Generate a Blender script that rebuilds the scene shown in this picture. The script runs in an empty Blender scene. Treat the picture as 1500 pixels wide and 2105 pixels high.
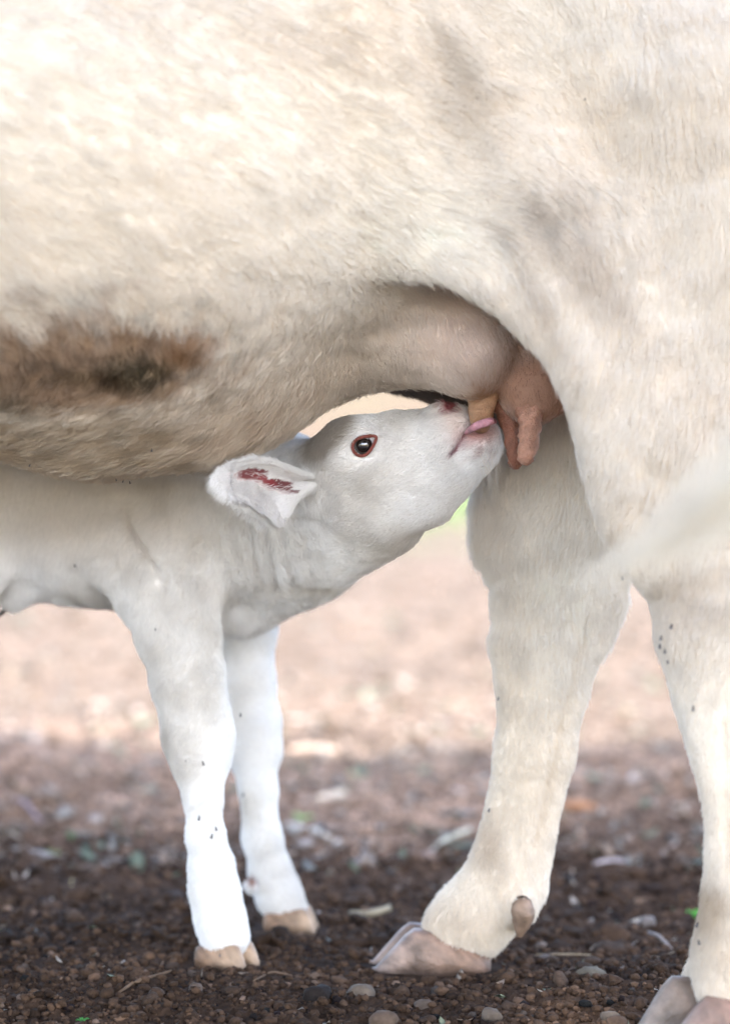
import bpy, math, random, time
import numpy as np
from mathutils import Vector, Matrix

random.seed(7)
rng = np.random.default_rng(7)
T0 = time.time()
scene = bpy.context.scene
COL = scene.collection

# ------------------------------------------------------------------ camera
CAM_Z, FPX, PITCH = 0.66, 5312.0, math.atan((1052.5 - 900.0) / 5312.0)
cam_d = bpy.data.cameras.new('camera')
cam = bpy.data.objects.new('camera', cam_d)
COL.objects.link(cam)
cam.location = (0, 0, CAM_Z)
cam.rotation_euler = (math.radians(90) - PITCH, 0, 0)
cam_d.sensor_fit = 'HORIZONTAL'
cam_d.sensor_width = 24.0
cam_d.lens = 85.0
cam_d.clip_start = 0.05
cam_d.clip_end = 2000
cam_d.dof.use_dof = True
cam_d.dof.focus_distance = 2.98
cam_d.dof.aperture_fstop = 1.95
scene.camera = cam

# ------------------------------------------------------------------ world and sun
SUN_EL, SUN_AZ = math.radians(50), math.radians(165)     # azimuth clockwise from +Y: behind and right of the camera
world = bpy.data.worlds.new('World')
scene.world = world
world.use_nodes = True
wn = world.node_tree.nodes
wl = world.node_tree.links
wn.clear()
w_out = wn.new('ShaderNodeOutputWorld')
w_bg = wn.new('ShaderNodeBackground')
w_sky = wn.new('ShaderNodeTexSky')
w_sky.sky_type = 'NISHITA'
w_sky.sun_disc = False
w_sky.sun_elevation = SUN_EL
w_sky.sun_rotation = SUN_AZ
w_sky.air_density = 1.0
w_sky.dust_density = 2.6
w_sky.ozone_density = 0.6
w_bg.inputs['Strength'].default_value = 0.15
wl.new(w_sky.outputs[0], w_bg.inputs['Color'])
wl.new(w_bg.outputs[0], w_out.inputs['Surface'])
sun_d = bpy.data.lights.new('sun', 'SUN')
sun_d.energy = 2.0
sun_d.angle = math.radians(1.5)
sun_d.color = (1.0, 0.965, 0.91)
sun = bpy.data.objects.new('sun', sun_d)
COL.objects.link(sun)
sdir = Vector((math.sin(SUN_AZ) * math.cos(SUN_EL), math.cos(SUN_AZ) * math.cos(SUN_EL), math.sin(SUN_EL)))
sun.rotation_euler = sdir.to_track_quat('Z', 'Y').to_euler()
sun.location = (2, -2, 5)

scene.view_settings.view_transform = 'Standard'
scene.view_settings.look = 'None'
scene.view_settings.gamma = 1.0
scene.view_settings.use_curve_mapping = False
scene.view_settings.exposure = 2.9
scene.cycles.use_denoising = True
scene.cycles.max_bounces = 12
scene.cycles.diffuse_bounces = 9
scene.cycles.use_adaptive_sampling = True
scene.cycles.adaptive_threshold = 0.012

# ------------------------------------------------------------------ helpers
CP, SP = math.cos(PITCH), math.sin(PITCH)


def W(px, py, D):
    """point at distance D (world y) on the sight line of photo point (px, py)"""
    a = (px - 750.0) / FPX
    b = (1052.5 - py) / FPX
    dx, dy, dz = a, CP + b * SP, -SP + b * CP
    k = D / dy
    return np.array([dx * k, D, CAM_Z + dz * k])


def S(r, D):
    return r * D / FPX


def pix(p):
    x, y, z = p[:, 0], p[:, 1], p[:, 2] - CAM_Z
    dep = y * CP - z * SP
    up = y * SP + z * CP
    return 750 + FPX * x / dep, 1052.5 - FPX * up / dep


def _h(i, j, k, s):
    n = (i * 374761393 + j * 668265263 + k * 2147483647 + s * 1274126177) & 0xFFFFFFFF
    n = ((n ^ (n >> 13)) * 1274126177) & 0xFFFFFFFF
    n = (n ^ (n >> 16)) & 0xFFFFFFFF
    n = (n * 2654435761) & 0xFFFFFFFF
    return ((n >> 8) & 0xFFFF).astype(np.float32) / 32767.5 - 1.0


def noise(p, f, seed=0):
    q = np.asarray(p, np.float64) * f + 1000.0
    i = np.floor(q).astype(np.int64)
    w = (q - i).astype(np.float32)
    w = w * w * (3 - 2 * w)
    r = 0
    for a in (0, 1):
        wa = w[:, 0] if a else 1 - w[:, 0]
        for b in (0, 1):
            wb = w[:, 1] if b else 1 - w[:, 1]
            for c in (0, 1):
                wc = w[:, 2] if c else 1 - w[:, 2]
                r = r + wa * wb * wc * _h(i[:, 0] + a, i[:, 1] + b, i[:, 2] + c, seed)
    return r


def fbm(p, f, oct=4, seed=0, gain=0.5):
    r, a, t = 0, 1.0, 0
    for o in range(oct):
        r = r + a * noise(p, f * 2 ** o, seed + o * 17)
        t += a
        a *= gain
    return r / t * 1.6


def sstep(a, b, x):
    t = np.clip((x - a) / (b - a), 0, 1)
    return t * t * (3 - 2 * t)


# ---- signed distance field sculpting
class Field:
    def __init__(s, lo, hi, h):
        s.lo = np.array(lo, float)
        s.h = h
        s.n = np.ceil((np.array(hi) - s.lo) / h).astype(int) + 1
        s.ax = [(s.lo[a] + h * np.arange(s.n[a])).astype(np.float32) for a in range(3)]
        s.d = np.full(tuple(s.n), 1.0, np.float32)

    def cap(s, a, b, ra, rb, k=0.03, sy=1.0, sub=False):
        a, b = np.array(a, float), np.array(b, float)
        R = max(ra, rb) + k + 4 * s.h
        lo = np.minimum(a, b) - R
        hi = np.maximum(a, b) + R
        i0 = np.clip(np.floor((lo - s.lo) / s.h).astype(int), 0, s.n)
        i1 = np.clip(np.ceil((hi - s.lo) / s.h).astype(int) + 1, 0, s.n)
        if np.any(i1 <= i0):
            return
        sl = tuple(slice(i0[c], i1[c]) for c in range(3))
        X = s.ax[0][sl[0]][:, None, None] - np.float32(a[0])
        Y = (s.ax[1][sl[1]][None, :, None] - np.float32(a[1])) / np.float32(sy)
        Z = s.ax[2][sl[2]][None, None, :] - np.float32(a[2])
        v = b - a
        v[1] /= sy
        L = float(v @ v) + 1e-12
        t = np.clip((X * v[0] + Y * v[1] + Z * v[2]) / L, 0, 1).astype(np.float32)
        d = np.sqrt((X - t * v[0]) ** 2 + (Y - t * v[1]) ** 2 + (Z - t * v[2]) ** 2) - (ra + t * (rb - ra))
        d = d.astype(np.float32)
        o = s.d[sl]
        if sub:
            d = -d
            hh = np.maximum(k - np.abs(o - d), 0) / k
            s.d[sl] = np.maximum(o, d) + hh * hh * k / 4
        else:
            hh = np.maximum(k - np.abs(o - d), 0) / k
            s.d[sl] = np.minimum(o, d) - hh * hh * k / 4

    def chain(s, pts, k=0.03, sy=1.0, sub=False):
        """pts: (px, py, D, r_px) in photo units"""
        q = [(W(p[0], p[1], p[2]), S(p[3], p[2])) for p in pts]
        if len(q) == 1:
            q = q * 2
        for (a, ra), (b, rb) in zip(q[:-1], q[1:]):
            s.cap(a, b, ra, rb, k, sy, sub)

    def wchain(s, pts, k=0.03, sy=1.0):
        for a, b in zip(pts[:-1], pts[1:]):
            s.cap(a[:3], b[:3], a[3], b[3], k, sy)

    def join(s, o, k):
        hh = np.maximum(k - np.abs(s.d - o.d), 0) / k
        s.d = np.minimum(s.d, o.d) - hh * hh * k / 4

    def front(s, px, py, d0=2.6, d1=3.6):
        for D in np.arange(d0, d1, s.h / 3):
            q = W(px, py, D)
            i = (q - s.lo) / s.h
            if np.any(i < 0) or np.any(i >= s.n - 1):
                continue
            j = i.astype(int)
            w = i - j
            v = 0
            for a in (0, 1):
                for b in (0, 1):
                    for c in (0, 1):
                        v += (w[0] if a else 1 - w[0]) * (w[1] if b else 1 - w[1]) * (w[2] if c else 1 - w[2]) * s.d[j[0] + a, j[1] + b, j[2] + c]
            if v < 0:
                return float(D)
        return None

    def mesh(s):
        d = s.d
        ins = d < 0
        nx, ny, nz = d.shape
        c = np.zeros((nx - 1, ny - 1, nz - 1), np.int8)
        for a in (0, 1):
            for b in (0, 1):
                for e in (0, 1):
                    c += ins[a:nx - 1 + a, b:ny - 1 + b, e:nz - 1 + e]
        act = (c > 0) & (c < 8)
        I = np.argwhere(act)
        idx = np.full(act.shape, -1, np.int64)
        idx[act] = np.arange(len(I))
        acc = np.zeros((len(I), 3))
        cnt = np.zeros(len(I))
        corners = [(a, b, e) for a in (0, 1) for b in (0, 1) for e in (0, 1)]
        for c0 in corners:
            for ax in range(3):
                if c0[ax]:
                    continue
                c1 = list(c0)
                c1[ax] = 1
                v0 = d[I[:, 0] + c0[0], I[:, 1] + c0[1], I[:, 2] + c0[2]]
                v1 = d[I[:, 0] + c1[0], I[:, 1] + c1[1], I[:, 2] + c1[2]]
                m = (v0 < 0) != (v1 < 0)
                t = np.where(m, v0 / np.where(m, v0 - v1, 1), 0)
                p = I + np.array(c0)
                p = p.astype(float)
                p[:, ax] += t
                acc[m] += p[m]
                cnt += m
        V = acc / cnt[:, None] * s.h + s.lo
        quads = []
        for ax in range(3):
            o1, o2 = [(1, 2), (2, 0), (0, 1)][ax]
            a = [slice(None)] * 3
            b = [slice(None)] * 3
            a[ax] = slice(0, -1)
            b[ax] = slice(1, None)
            A, B = ins[tuple(a)], ins[tuple(b)]
            E = np.argwhere(A != B)
            ok = (E[:, o1] > 0) & (E[:, o2] > 0) & (E[:, o1] < d.shape[o1] - 1) & (E[:, o2] < d.shape[o2] - 1)
            E = E[ok]
            fl = A[E[:, 0], E[:, 1], E[:, 2]]

            def g(da, db):
                q = E.copy()
                q[:, o1] -= da
                q[:, o2] -= db
                return idx[q[:, 0], q[:, 1], q[:, 2]]
            Q = np.stack([g(1, 1), g(0, 1), g(0, 0), g(1, 0)], 1)
            Q[~fl] = Q[~fl][:, ::-1]
            quads.append(Q)
        return V, np.concatenate(quads)


def relax(V, Q, it, lam=0.5):
    e = np.concatenate([Q[:, [0, 1]], Q[:, [1, 2]], Q[:, [2, 3]], Q[:, [3, 0]]])
    n = len(V)
    for _ in range(it):
        for l in (lam, -lam * 1.04):
            s = np.zeros_like(V)
            c = np.bincount(e[:, 0], minlength=n) + np.bincount(e[:, 1], minlength=n)
            for a in range(3):
                s[:, a] = np.bincount(e[:, 0], V[e[:, 1], a], n) + np.bincount(e[:, 1], V[e[:, 0], a], n)
            V = V + l * (s / np.maximum(c, 1)[:, None] - V)
    return V


def vnormals(V, Q):
    n = np.cross(V[Q[:, 2]] - V[Q[:, 0]], V[Q[:, 3]] - V[Q[:, 1]])
    N = np.zeros_like(V)
    for a in range(3):
        for j in range(4):
            N[:, a] += np.bincount(Q[:, j], n[:, a], len(V))
    return N / (np.linalg.norm(N, axis=1, keepdims=True) + 1e-12)


def mesh_obj(name, V, F, mat, parent=None, col=None, smooth=True):
    me = bpy.data.meshes.new(name)
    V = np.asarray(V, np.float32)
    if isinstance(F, np.ndarray):
        me.vertices.add(len(V))
        me.vertices.foreach_set('co', V.ravel())
        nf, w = F.shape
        me.loops.add(nf * w)
        me.loops.foreach_set('vertex_index', F.astype(np.int32).ravel())
        me.polygons.add(nf)
        me.polygons.foreach_set('loop_start', np.arange(0, nf * w, w, dtype=np.int32))
        me.update(calc_edges=True)
    else:
        me.from_pydata(V.tolist(), [], F)
        me.update()
    me.validate()
    if smooth:
        me.polygons.foreach_set('use_smooth', np.ones(len(me.polygons), bool))
    if col is not None:
        at = me.color_attributes.new('col', 'FLOAT_COLOR', 'POINT')
        c4 = np.ones((len(V), 4), np.float32)
        c4[:, :3] = col
        at.data.foreach_set('color', c4.ravel())
    me.materials.append(mat)
    o = bpy.data.objects.new(name, me)
    COL.objects.link(o)
    if parent is not None:
        o.parent = parent
        o.matrix_parent_inverse = parent.matrix_basis.inverted()
    return o


def tag(o, label=None, cat=None, group=None, kind=None):
    if label:
        o['label'] = label
    if cat:
        o['category'] = cat
    if group:
        o['group'] = group
    if kind:
        o['kind'] = kind
    return o


def empty(name, loc=(0, 0, 0)):
    o = bpy.data.objects.new(name, None)
    COL.objects.link(o)
    o.location = loc
    return o


# ------------------------------------------------------------------ materials
def mat_new(name):
    m = bpy.data.materials.new(name)
    m.use_nodes = True
    return m, m.node_tree.nodes, m.node_tree.links, m.node_tree.nodes['Principled BSDF']


def ramp(nodes, stops):
    r = nodes.new('ShaderNodeValToRGB')
    e = r.color_ramp.elements
    e[0].position, e[0].color = stops[0][0], (*stops[0][1], 1)
    e[1].position, e[1].color = stops[-1][0], (*stops[-1][1], 1)
    for p, c in stops[1:-1]:
        x = e.new(p)
        x.color = (*c, 1)
    return r


def attr_mat(name, rough=0.7, sheen=0.0, nscale=0, namt=0.0, bump=0.0, bscale=200, spec=0.3, sss=0.0, coat=0.0, trans=0.0, gloss_col=None):
    m, N, L, b = mat_new(name)
    a = N.new('ShaderNodeAttribute')
    a.attribute_name = 'col'
    src = a.outputs['Color']
    tc = N.new('ShaderNodeTexCoord')
    if nscale:
        n = N.new('ShaderNodeTexNoise')
        n.inputs['Scale'].default_value = nscale
        n.inputs['Detail'].default_value = 6
        L.new(tc.outputs['Object'], n.inputs['Vector'])
        r = ramp(N, [(0.25, (1 - namt,) * 3), (0.75, (1 + namt,) * 3)])
        L.new(n.outputs['Fac'], r.inputs['Fac'])
        mx = N.new('ShaderNodeMix')
        mx.data_type = 'RGBA'
        mx.blend_type = 'MULTIPLY'
        mx.inputs[0].default_value = 1.0
        L.new(src, mx.inputs[6])
        L.new(r.outputs[0], mx.inputs[7])
        src = mx.outputs[2]
    L.new(src, b.inputs['Base Color'])
    b.inputs['Roughness'].default_value = rough
    b.inputs['Specular IOR Level'].default_value = spec
    b.inputs['Coat Weight'].default_value = coat
    b.inputs['Sheen Weight'].default_value = sheen
    if sss:
        b.inputs['Subsurface Weight'].default_value = sss
        b.inputs['Subsurface Radius'].default_value = (0.012, 0.005, 0.003)
        b.inputs['Subsurface Scale'].default_value = 1.0
    if bump:
        n2 = N.new('ShaderNodeTexNoise')
        n2.inputs['Scale'].default_value = bscale
        n2.inputs['Detail'].default_value = 5
        L.new(tc.outputs['Object'], n2.inputs['Vector'])
        bp = N.new('ShaderNodeBump')
        bp.inputs['Strength'].default_value = bump
        bp.inputs['Distance'].default_value = 0.003
        L.new(n2.outputs['Fac'], bp.inputs['Height'])
        L.new(bp.outputs[0], b.inputs['Normal'])
    return m


M_HIDE = attr_mat('animal_hide', 0.8, 0, 60, 0.06, 0.3, 260, 0.15)
M_SKIN = attr_mat('bare_skin', 0.5, 0, 90, 0.18, 0.9, 420, 0.4, sss=0.15)
M_HOOF = attr_mat('hoof_horn', 0.5, 0, 38, 0.55, 0.9, 120, 0.4)
M_DIRT = attr_mat('soil', 0.95, 0, 90, 0.35, 1.0, 300, 0.12)
M_BARK = attr_mat('bark', 0.9, 0, 12, 0.3, 1.0, 40, 0.1)
M_BITS = attr_mat('dry_bits', 0.8, 0, 120, 0.2, 0.5, 200, 0.2)


def fur_mat():
    m, N, L, b = mat_new('fur')
    a = N.new('ShaderNodeAttribute')
    a.attribute_name = 'col'
    L.new(a.outputs['Color'], b.inputs['Base Color'])
    b.inputs['Roughness'].default_value = 0.55
    b.inputs['Specular IOR Level'].default_value = 0.25
    out = N['Material Output']
    tr = N.new('ShaderNodeBsdfTranslucent')
    L.new(a.outputs['Color'], tr.inputs['Color'])
    mx = N.new('ShaderNodeMixShader')
    mx.inputs[0].default_value = 0.25
    L.new(b.outputs[0], mx.inputs[1])
    L.new(tr.outputs[0], mx.inputs[2])
    L.new(mx.outputs[0], out.inputs['Surface'])
    return m


M_FUR = fur_mat()
scene.cycles_curves.shape = 'RIBBONS'
scene.cycles_curves.subdivisions = 2


def curves_obj(name, P, R, C, parent):
    """P: (n, m, 3) points, R: (n, m) radii, C: (n, 3) colours"""
    n, m = P.shape[:2]
    cu = bpy.data.hair_curves.new(name)
    cu.add_curves([m] * n)
    cu.attributes['position'].data.foreach_set('vector', P.astype(np.float32).ravel())
    ra = cu.attributes.get('radius') or cu.attributes.new('radius', 'FLOAT', 'POINT')
    ra.data.foreach_set('value', R.astype(np.float32).ravel())
    ca = cu.attributes.new('col', 'FLOAT_COLOR', 'CURVE')
    c4 = np.ones((n, 4), np.float32)
    c4[:, :3] = C
    ca.data.foreach_set('color', c4.ravel())
    cu.materials.append(M_FUR)
    o = bpy.data.objects.new(name, cu)
    COL.objects.link(o)
    o.parent = parent
    if parent is not None:
        o.matrix_parent_inverse = parent.matrix_basis.inverted()
    o['kind'] = 'stuff'
    return o


def sample(V, Q, N, wt, n):
    T = np.concatenate([Q[:, [0, 1, 2]], Q[:, [0, 2, 3]]])
    A = 0.5 * np.linalg.norm(np.cross(V[T[:, 1]] - V[T[:, 0]], V[T[:, 2]] - V[T[:, 0]]), axis=1)
    w = A * wt[T].mean(1)
    c = np.cumsum(w)
    t = np.searchsorted(c, rng.random(n) * c[-1])
    t = np.minimum(t, len(T) - 1)
    a, b = rng.random(n), rng.random(n)
    f = a + b > 1
    a[f], b[f] = 1 - a[f], 1 - b[f]
    bc = np.stack([1 - a - b, a, b], 1)
    tri = T[t]

    def ip(X):
        return (X[tri] * (bc[:, :, None] if X.ndim == 2 else bc)).sum(1)
    p = ip(V)
    nn = ip(N)
    nn /= np.linalg.norm(nn, axis=1, keepdims=True) + 1e-9
    return p, nn, ip


def unit(v):
    return v / (np.linalg.norm(v, axis=1, keepdims=True) + 1e-9)


TIPS = 1.0


def grow(name, V, Q, N, col, wt, n, flow, length, lift, radius, parent, clump=0.35, cf=60, var=0.1, keep=None, tint=None):
    """short coat: one curve per hair, laid along flow(p) and tufted by noise"""
    p, nn, ip = sample(V, Q, N, wt, n)
    c = ip(col)
    L = ip(length)
    if keep is not None:
        k = keep(p)
        p, nn, c, L = p[k], nn[k], c[k], L[k]
        n = len(p)
    if tint is not None:
        c = tint(p, c)
    f = flow(p)
    cl = np.stack([noise(p, cf, 1), noise(p, cf, 2), noise(p, cf, 3)], 1)
    cl2 = np.stack([noise(p, cf * 0.3, 4), noise(p, cf * 0.3, 5), noise(p, cf * 0.3, 6)], 1)
    f = f + clump * cl + clump * 0.7 * cl2 + rng.normal(0, 0.16, (n, 3))
    f = f - nn * (f * nn).sum(1, keepdims=True)
    f = unit(f)
    li = lift * (0.7 + 0.6 * rng.random(n)) * (1 + 0.5 * noise(p, cf * 0.6, 9))
    L = L * (0.6 + 0.8 * rng.random(n))
    s = np.array([0.0, 0.33, 0.66, 1.0])
    P = p[:, None, :] + f[:, None, :] * (L[:, None] * s)[:, :, None] + nn[:, None, :] * (L[:, None] * li[:, None] * (s * 1.5 - 0.75 * s * s))[:, :, None]
    P += rng.normal(0, 0.04, P.shape) * (L[:, None] * s)[:, :, None]
    P[:, 0] -= nn * 0.001
    R = radius * np.array([1.0, 0.95, 0.7, 0.15])[None, :] * (0.7 + 0.6 * rng.random(n))[:, None]
    C = c * (1 + var * rng.normal(0, 1, n) + 0.5 * var * noise(p, cf, 12))[:, None]
    return curves_obj(name, P, R, np.clip(C, 0.005, 0.94), parent)


def view_weight(V, N, back=0.12):
    px, py = pix(V)
    fr = sstep(-260, -60, px) * (1 - sstep(1560, 1760, px)) * sstep(-260, -60, py) * (1 - sstep(2165, 2365, py))
    vd = unit(V - np.array([0, 0, CAM_Z]))
    fc = sstep(0.45, 0.05, (vd * N).sum(1)) if False else 1 - sstep(0.05, 0.45, (vd * N).sum(1))
    return back + (1 - back) * fr * fc


def blob(V, px, py, D, rx, ry, ang=0, rd=None):
    """gaussian spot on a coat centred where the photo shows it; radii in photo pixels"""
    c = W(px, py, D)
    s = D / FPX
    x, z = (V[:, 0] - c[0]) / s, (V[:, 2] - c[2]) / s
    y = (V[:, 1] - c[1]) / s
    a = math.radians(ang)
    u = x * math.cos(a) + z * math.sin(a)
    v = -x * math.sin(a) + z * math.cos(a)
    rd = rd or 350.0
    return np.exp(-((u / rx) ** 2 + (v / ry) ** 2 + (y / rd) ** 2))


def mixc(c, t, m):
    m = np.clip(m, 0, 1)[:, None]
    return c * (1 - m) + np.array(t)[None, :] * m


# ================================================================== GROUND
def ground_h(x, y):
    p = np.stack([x, y, np.zeros_like(x)], 1)
    h = 0.016 * fbm(p, 3.0, 3, 50) + 0.013 * fbm(p, 12, 3, 60)
    fine = 0.011 * np.abs(fbm(p, 34, 5, 70, 0.62)) + 0.002 * fbm(p, 170, 2, 80)
    h = h * sstep(0, 6, y) + fine
    # trodden flat under the feet
    for q, r in FEET:
        w = np.exp(-(((x - q[0]) ** 2 + (y - q[1]) ** 2) / (r * r)))
        h = h * (1 - 0.93 * w)
    return h - 0.003


FEET = []
CALF_NEAR = W(470, 1985, 3.22)
CALF_FAR = W(592, 1912, 3.45)
COW_FAR = W(890, 1995, 3.2)
COW_NEAR = W(1480, 2150, 2.77)
for q, r in ((CALF_NEAR, 0.09), (CALF_FAR, 0.09), (COW_FAR, 0.14), (COW_NEAR, 0.16)):
    FEET.append((q, r))

rows = [0.4]
while rows[-1] < 900:
    y = rows[-1]
    rows.append(y + (0.05 if y < 1.9 else 0.0045 if y < 4.6 else 0.0045 * (y / 4.6) ** 2.6))
rows = np.array(rows)
cc = np.linspace(-0.3, 0.3, 440)
ext = 0.3 * np.array([1.06, 1.2, 1.5, 2, 3, 5, 9, 18])
cols = np.concatenate([-ext[::-1], cc, ext])
X = cols[None, :] * (rows[:, None] + 0.35)
Y = np.repeat(rows[:, None], len(cols), 1)
xs, ys = X.ravel(), Y.ravel()
zs = ground_h(xs, ys) * (1 - sstep(25, 60, ys))
gv = np.stack([xs, ys, zs], 1)
nr, nc = X.shape
ii = np.arange(nr * nc).reshape(nr, nc)
gq = np.stack([ii[:-1, :-1].ravel(), ii[:-1, 1:].ravel(), ii[1:, 1:].ravel(), ii[1:, :-1].ravel()], 1)


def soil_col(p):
    """dark loam with shade painted in where the herd stands, paler earth beyond it"""
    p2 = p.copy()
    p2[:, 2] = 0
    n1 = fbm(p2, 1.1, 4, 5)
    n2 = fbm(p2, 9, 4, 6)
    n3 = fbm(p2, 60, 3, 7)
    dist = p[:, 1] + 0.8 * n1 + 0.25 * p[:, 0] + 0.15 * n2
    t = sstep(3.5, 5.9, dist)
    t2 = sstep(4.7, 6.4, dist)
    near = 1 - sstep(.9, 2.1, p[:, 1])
    dark = np.array([0.046, 0.0275, 0.0178])  # loam darkened further to carry the shade around the animals
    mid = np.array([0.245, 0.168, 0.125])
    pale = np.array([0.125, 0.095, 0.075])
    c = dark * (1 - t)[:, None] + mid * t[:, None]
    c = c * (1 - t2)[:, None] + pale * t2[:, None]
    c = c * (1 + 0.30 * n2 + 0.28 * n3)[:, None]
    c = c * (1 - near)[:, None] + np.array([.36, .32, .285]) * near[:, None] * (1 + .2 * n2)[:, None]  # unseen pale ground by the camera, added to bounce light onto the animals
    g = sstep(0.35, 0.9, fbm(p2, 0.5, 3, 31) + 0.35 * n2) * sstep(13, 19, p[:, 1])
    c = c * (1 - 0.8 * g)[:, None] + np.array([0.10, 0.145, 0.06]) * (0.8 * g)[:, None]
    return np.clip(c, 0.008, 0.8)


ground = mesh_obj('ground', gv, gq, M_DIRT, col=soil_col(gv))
tag(ground, kind='structure')
print('ground', len(gv), time.time() - T0)

# unit clod shapes
import bmesh


def ico(sub, seed, rough=0.3, flat=0.7):
    bm = bmesh.new()
    bmesh.ops.create_icosphere(bm, subdivisions=sub, radius=1)
    v = np.array([q.co[:] for q in bm.verts])
    f = np.array([[q.index for q in t.verts] for t in bm.faces])
    bm.free()
    v = v * (1 + rough * fbm(v + seed * 3.1, 1.3, 2, seed))[:, None]
    v[:, 2] *= flat
    return v, f


def scatter(name, n, where, size, shapes, colf, kind_label, mat=M_DIRT, sink=0.25, tilt=0.5):
    x, y = where(n)
    keep = np.ones(len(x), bool)
    for q, r in FEET:
        keep &= ((x - q[0]) ** 2 + ((y - q[1]) * 1.3) ** 2) > (r * 0.62) ** 2
    x, y = x[keep], y[keep]
    n = len(x)
    z = ground_h(x, y)
    s = size(n, y)
    Vs, Fs, Cs, base = [], [], [], 0
    pc = colf(np.stack([x, y, z], 1))
    pick = rng.integers(0, len(shapes), n)
    for k, (v, f) in enumerate(shapes):
        m = np.where(pick == k)[0]
        if not len(m):
            continue
        a = rng.random(len(m)) * 6.283
        ca, sa = np.cos(a), np.sin(a)
        tx = rng.normal(0, tilt, len(m))
        st = s[m]
        asp = 0.7 + 0.6 * rng.random(len(m))
        vx = v[None, :, 0] * st[:, None]
        vy = v[None, :, 1] * (st * asp)[:, None]
        vz = v[None, :, 2] * st[:, None]
        ct, sn = np.cos(tx)[:, None], np.sin(tx)[:, None]
        vx, vz = vx * ct - vz * sn, vx * sn + vz * ct
        wx = vx * ca[:, None] - vy * sa[:, None] + x[m][:, None]
        wy = vx * sa[:, None] + vy * ca[:, None] + y[m][:, None]
        wz = vz + (z[m] + st * (0.5 - sink))[:, None]
        Vs.append(np.stack([wx, wy, wz], 2).reshape(-1, 3))
        nv = v.shape[0]
        Fs.append((f[None] + (np.arange(len(m)) * nv)[:, None, None]).reshape(-1, f.shape[1]) + base)
        Cs.append(np.repeat(pc[m], nv, 0))
        base += len(m) * nv
    o = mesh_obj(name, np.concatenate(Vs), np.concatenate(Fs), mat, col=np.concatenate(Cs), smooth=False)
    tag(o, kind_label[0], kind_label[1], kind='stuff')
    return o


def near_area(d0, d1, power=1.0, wide=0.185):
    def f(n):
        d = d0 + (d1 - d0) * rng.random(n) ** power
        return rng.uniform(-wide, wide, n) * d, d
    return f


crumbs = [ico(1, k, 0.45, 0.75) for k in range(6)]


def crumb_col(p):
    c = soil_col(p) * (1.35 + 0.5 * rng.normal(0, 1, len(p)))[:, None]
    w = rng.random(len(p))
    c[w > 0.95] = c[w > 0.95] * 1.6 + 0.03
    return np.clip(c, 0.01, 0.85)


scatter('soil_crumbs', 42000, near_area(2.35, 5.2, 1.0), lambda n, y: 0.0018 + 0.0055 * rng.random(n) ** 3.5, crumbs, crumb_col,
        ('loose crumbs of dark loam scattered over the trodden ground', 'soil'), sink=0.2)
scatter('soil_crumbs', 14000, near_area(1.8, 6.0, 1.0, .5), lambda n, y: 0.003 + 0.008 * rng.random(n) ** 3.0, crumbs, crumb_col,
        ('sparser crumbs of loam on the ground around the animals', 'soil'), sink=0.2)
scatter('gravel', 1500, near_area(2.4, 6.5, 1.0), lambda n, y: 0.004 + 0.009 * rng.random(n) ** 3, [ico(2, 20 + k, 0.28, 0.6) for k in range(4)],
        lambda p: np.clip(soil_col(p) * (1.2 + 0.9 * rng.random(len(p)) ** 2)[:, None] + 0.012 * rng.random(len(p))[:, None], 0, 0.7),
        ('small brown pebbles lying in the dark soil', 'gravel'), sink=0.1)


def chipleaf(seed):
    v = np.array([[-1, 0, 0], [-.45, .38, .08], [.35, .42, .02], [1, .05, .1], [.4, -.36, .1], [-.5, -.33, 0], [-1, 0, .05], [-.45, .38, .13], [.35, .42, .07], [1, .05, .15], [.4, -.36, .15], [-.5, -.33, .05]], float)
    v += 0.12 * rng.normal(0, 1, v.shape) * np.array([1, 1, 0.3])
    v[:, 2] += 0.25 * (v[:, 0] ** 2)
    f = [[0, 5, 4], [0, 4, 1], [1, 4, 2], [2, 4, 3], [6, 10, 11], [6, 7, 10], [7, 8, 10], [8, 9, 10]]
    for k in range(6):
        j = (k + 1) % 6
        f += [[k, j, j + 6], [k, j + 6, k + 6]]
    return v, np.array(f)


litter_cols = np.array([[.60, .50, .41], [.55, .40, .30], [.66, .58, .50], [.5, .48, .42], [.42, .30, .22], [.35, .4, .28], [.75, .6, .5]])


def litter_col(p):
    c = litter_cols[rng.integers(0, len(litter_cols), len(p))] * (0.7 + 0.4 * rng.random(len(p)))[:, None]
    k = (0.30 + 0.40 * sstep(3.6, 6.0, p[:, 1])) * (1 - .45 * sstep(5.5, 8, p[:, 1]))
    return c * k[:, None] + 0.0


scatter('leaf_litter', 7500, near_area(3.9, 19, 1.35), lambda n, y: (0.005 + 0.016 * rng.random(n) ** 2.5) * (1 + 0.05 * y), [chipleaf(k) for k in range(6)], litter_col,
        ('pale dry leaf bits and chips littering the earth behind the animals', 'leaf litter'), mat=M_BITS, sink=0.2, tilt=0.35)
scatter('leaf_flecks', 420, near_area(2.4, 4.4, 0.8), lambda n, y: 0.003 + 0.009 * rng.random(n) ** 2, [chipleaf(k) for k in range(4)],
        lambda p: litter_cols[rng.integers(0, 7, len(p))] * (0.25 + 0.45 * rng.random(len(p)))[:, None],
        ('tiny dry leaf flecks mixed into the near dark soil', 'leaf litter'), mat=M_BITS, sink=0.2, tilt=0.5)
scatter('earth_clods', 2600, near_area(3.3, 14, 1.2), lambda n, y: (0.006 + 0.015 * rng.random(n) ** 2) * (1 + 0.03 * y), [ico(2, 40 + k, 0.5, 0.5) for k in range(4)],
        lambda p: np.clip(soil_col(p) * (0.6 + 0.6 * rng.random(len(p)))[:, None], .01, .7),
        ('larger lumps of earth on the ground behind the animals', 'soil'), sink=0.35)
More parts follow.
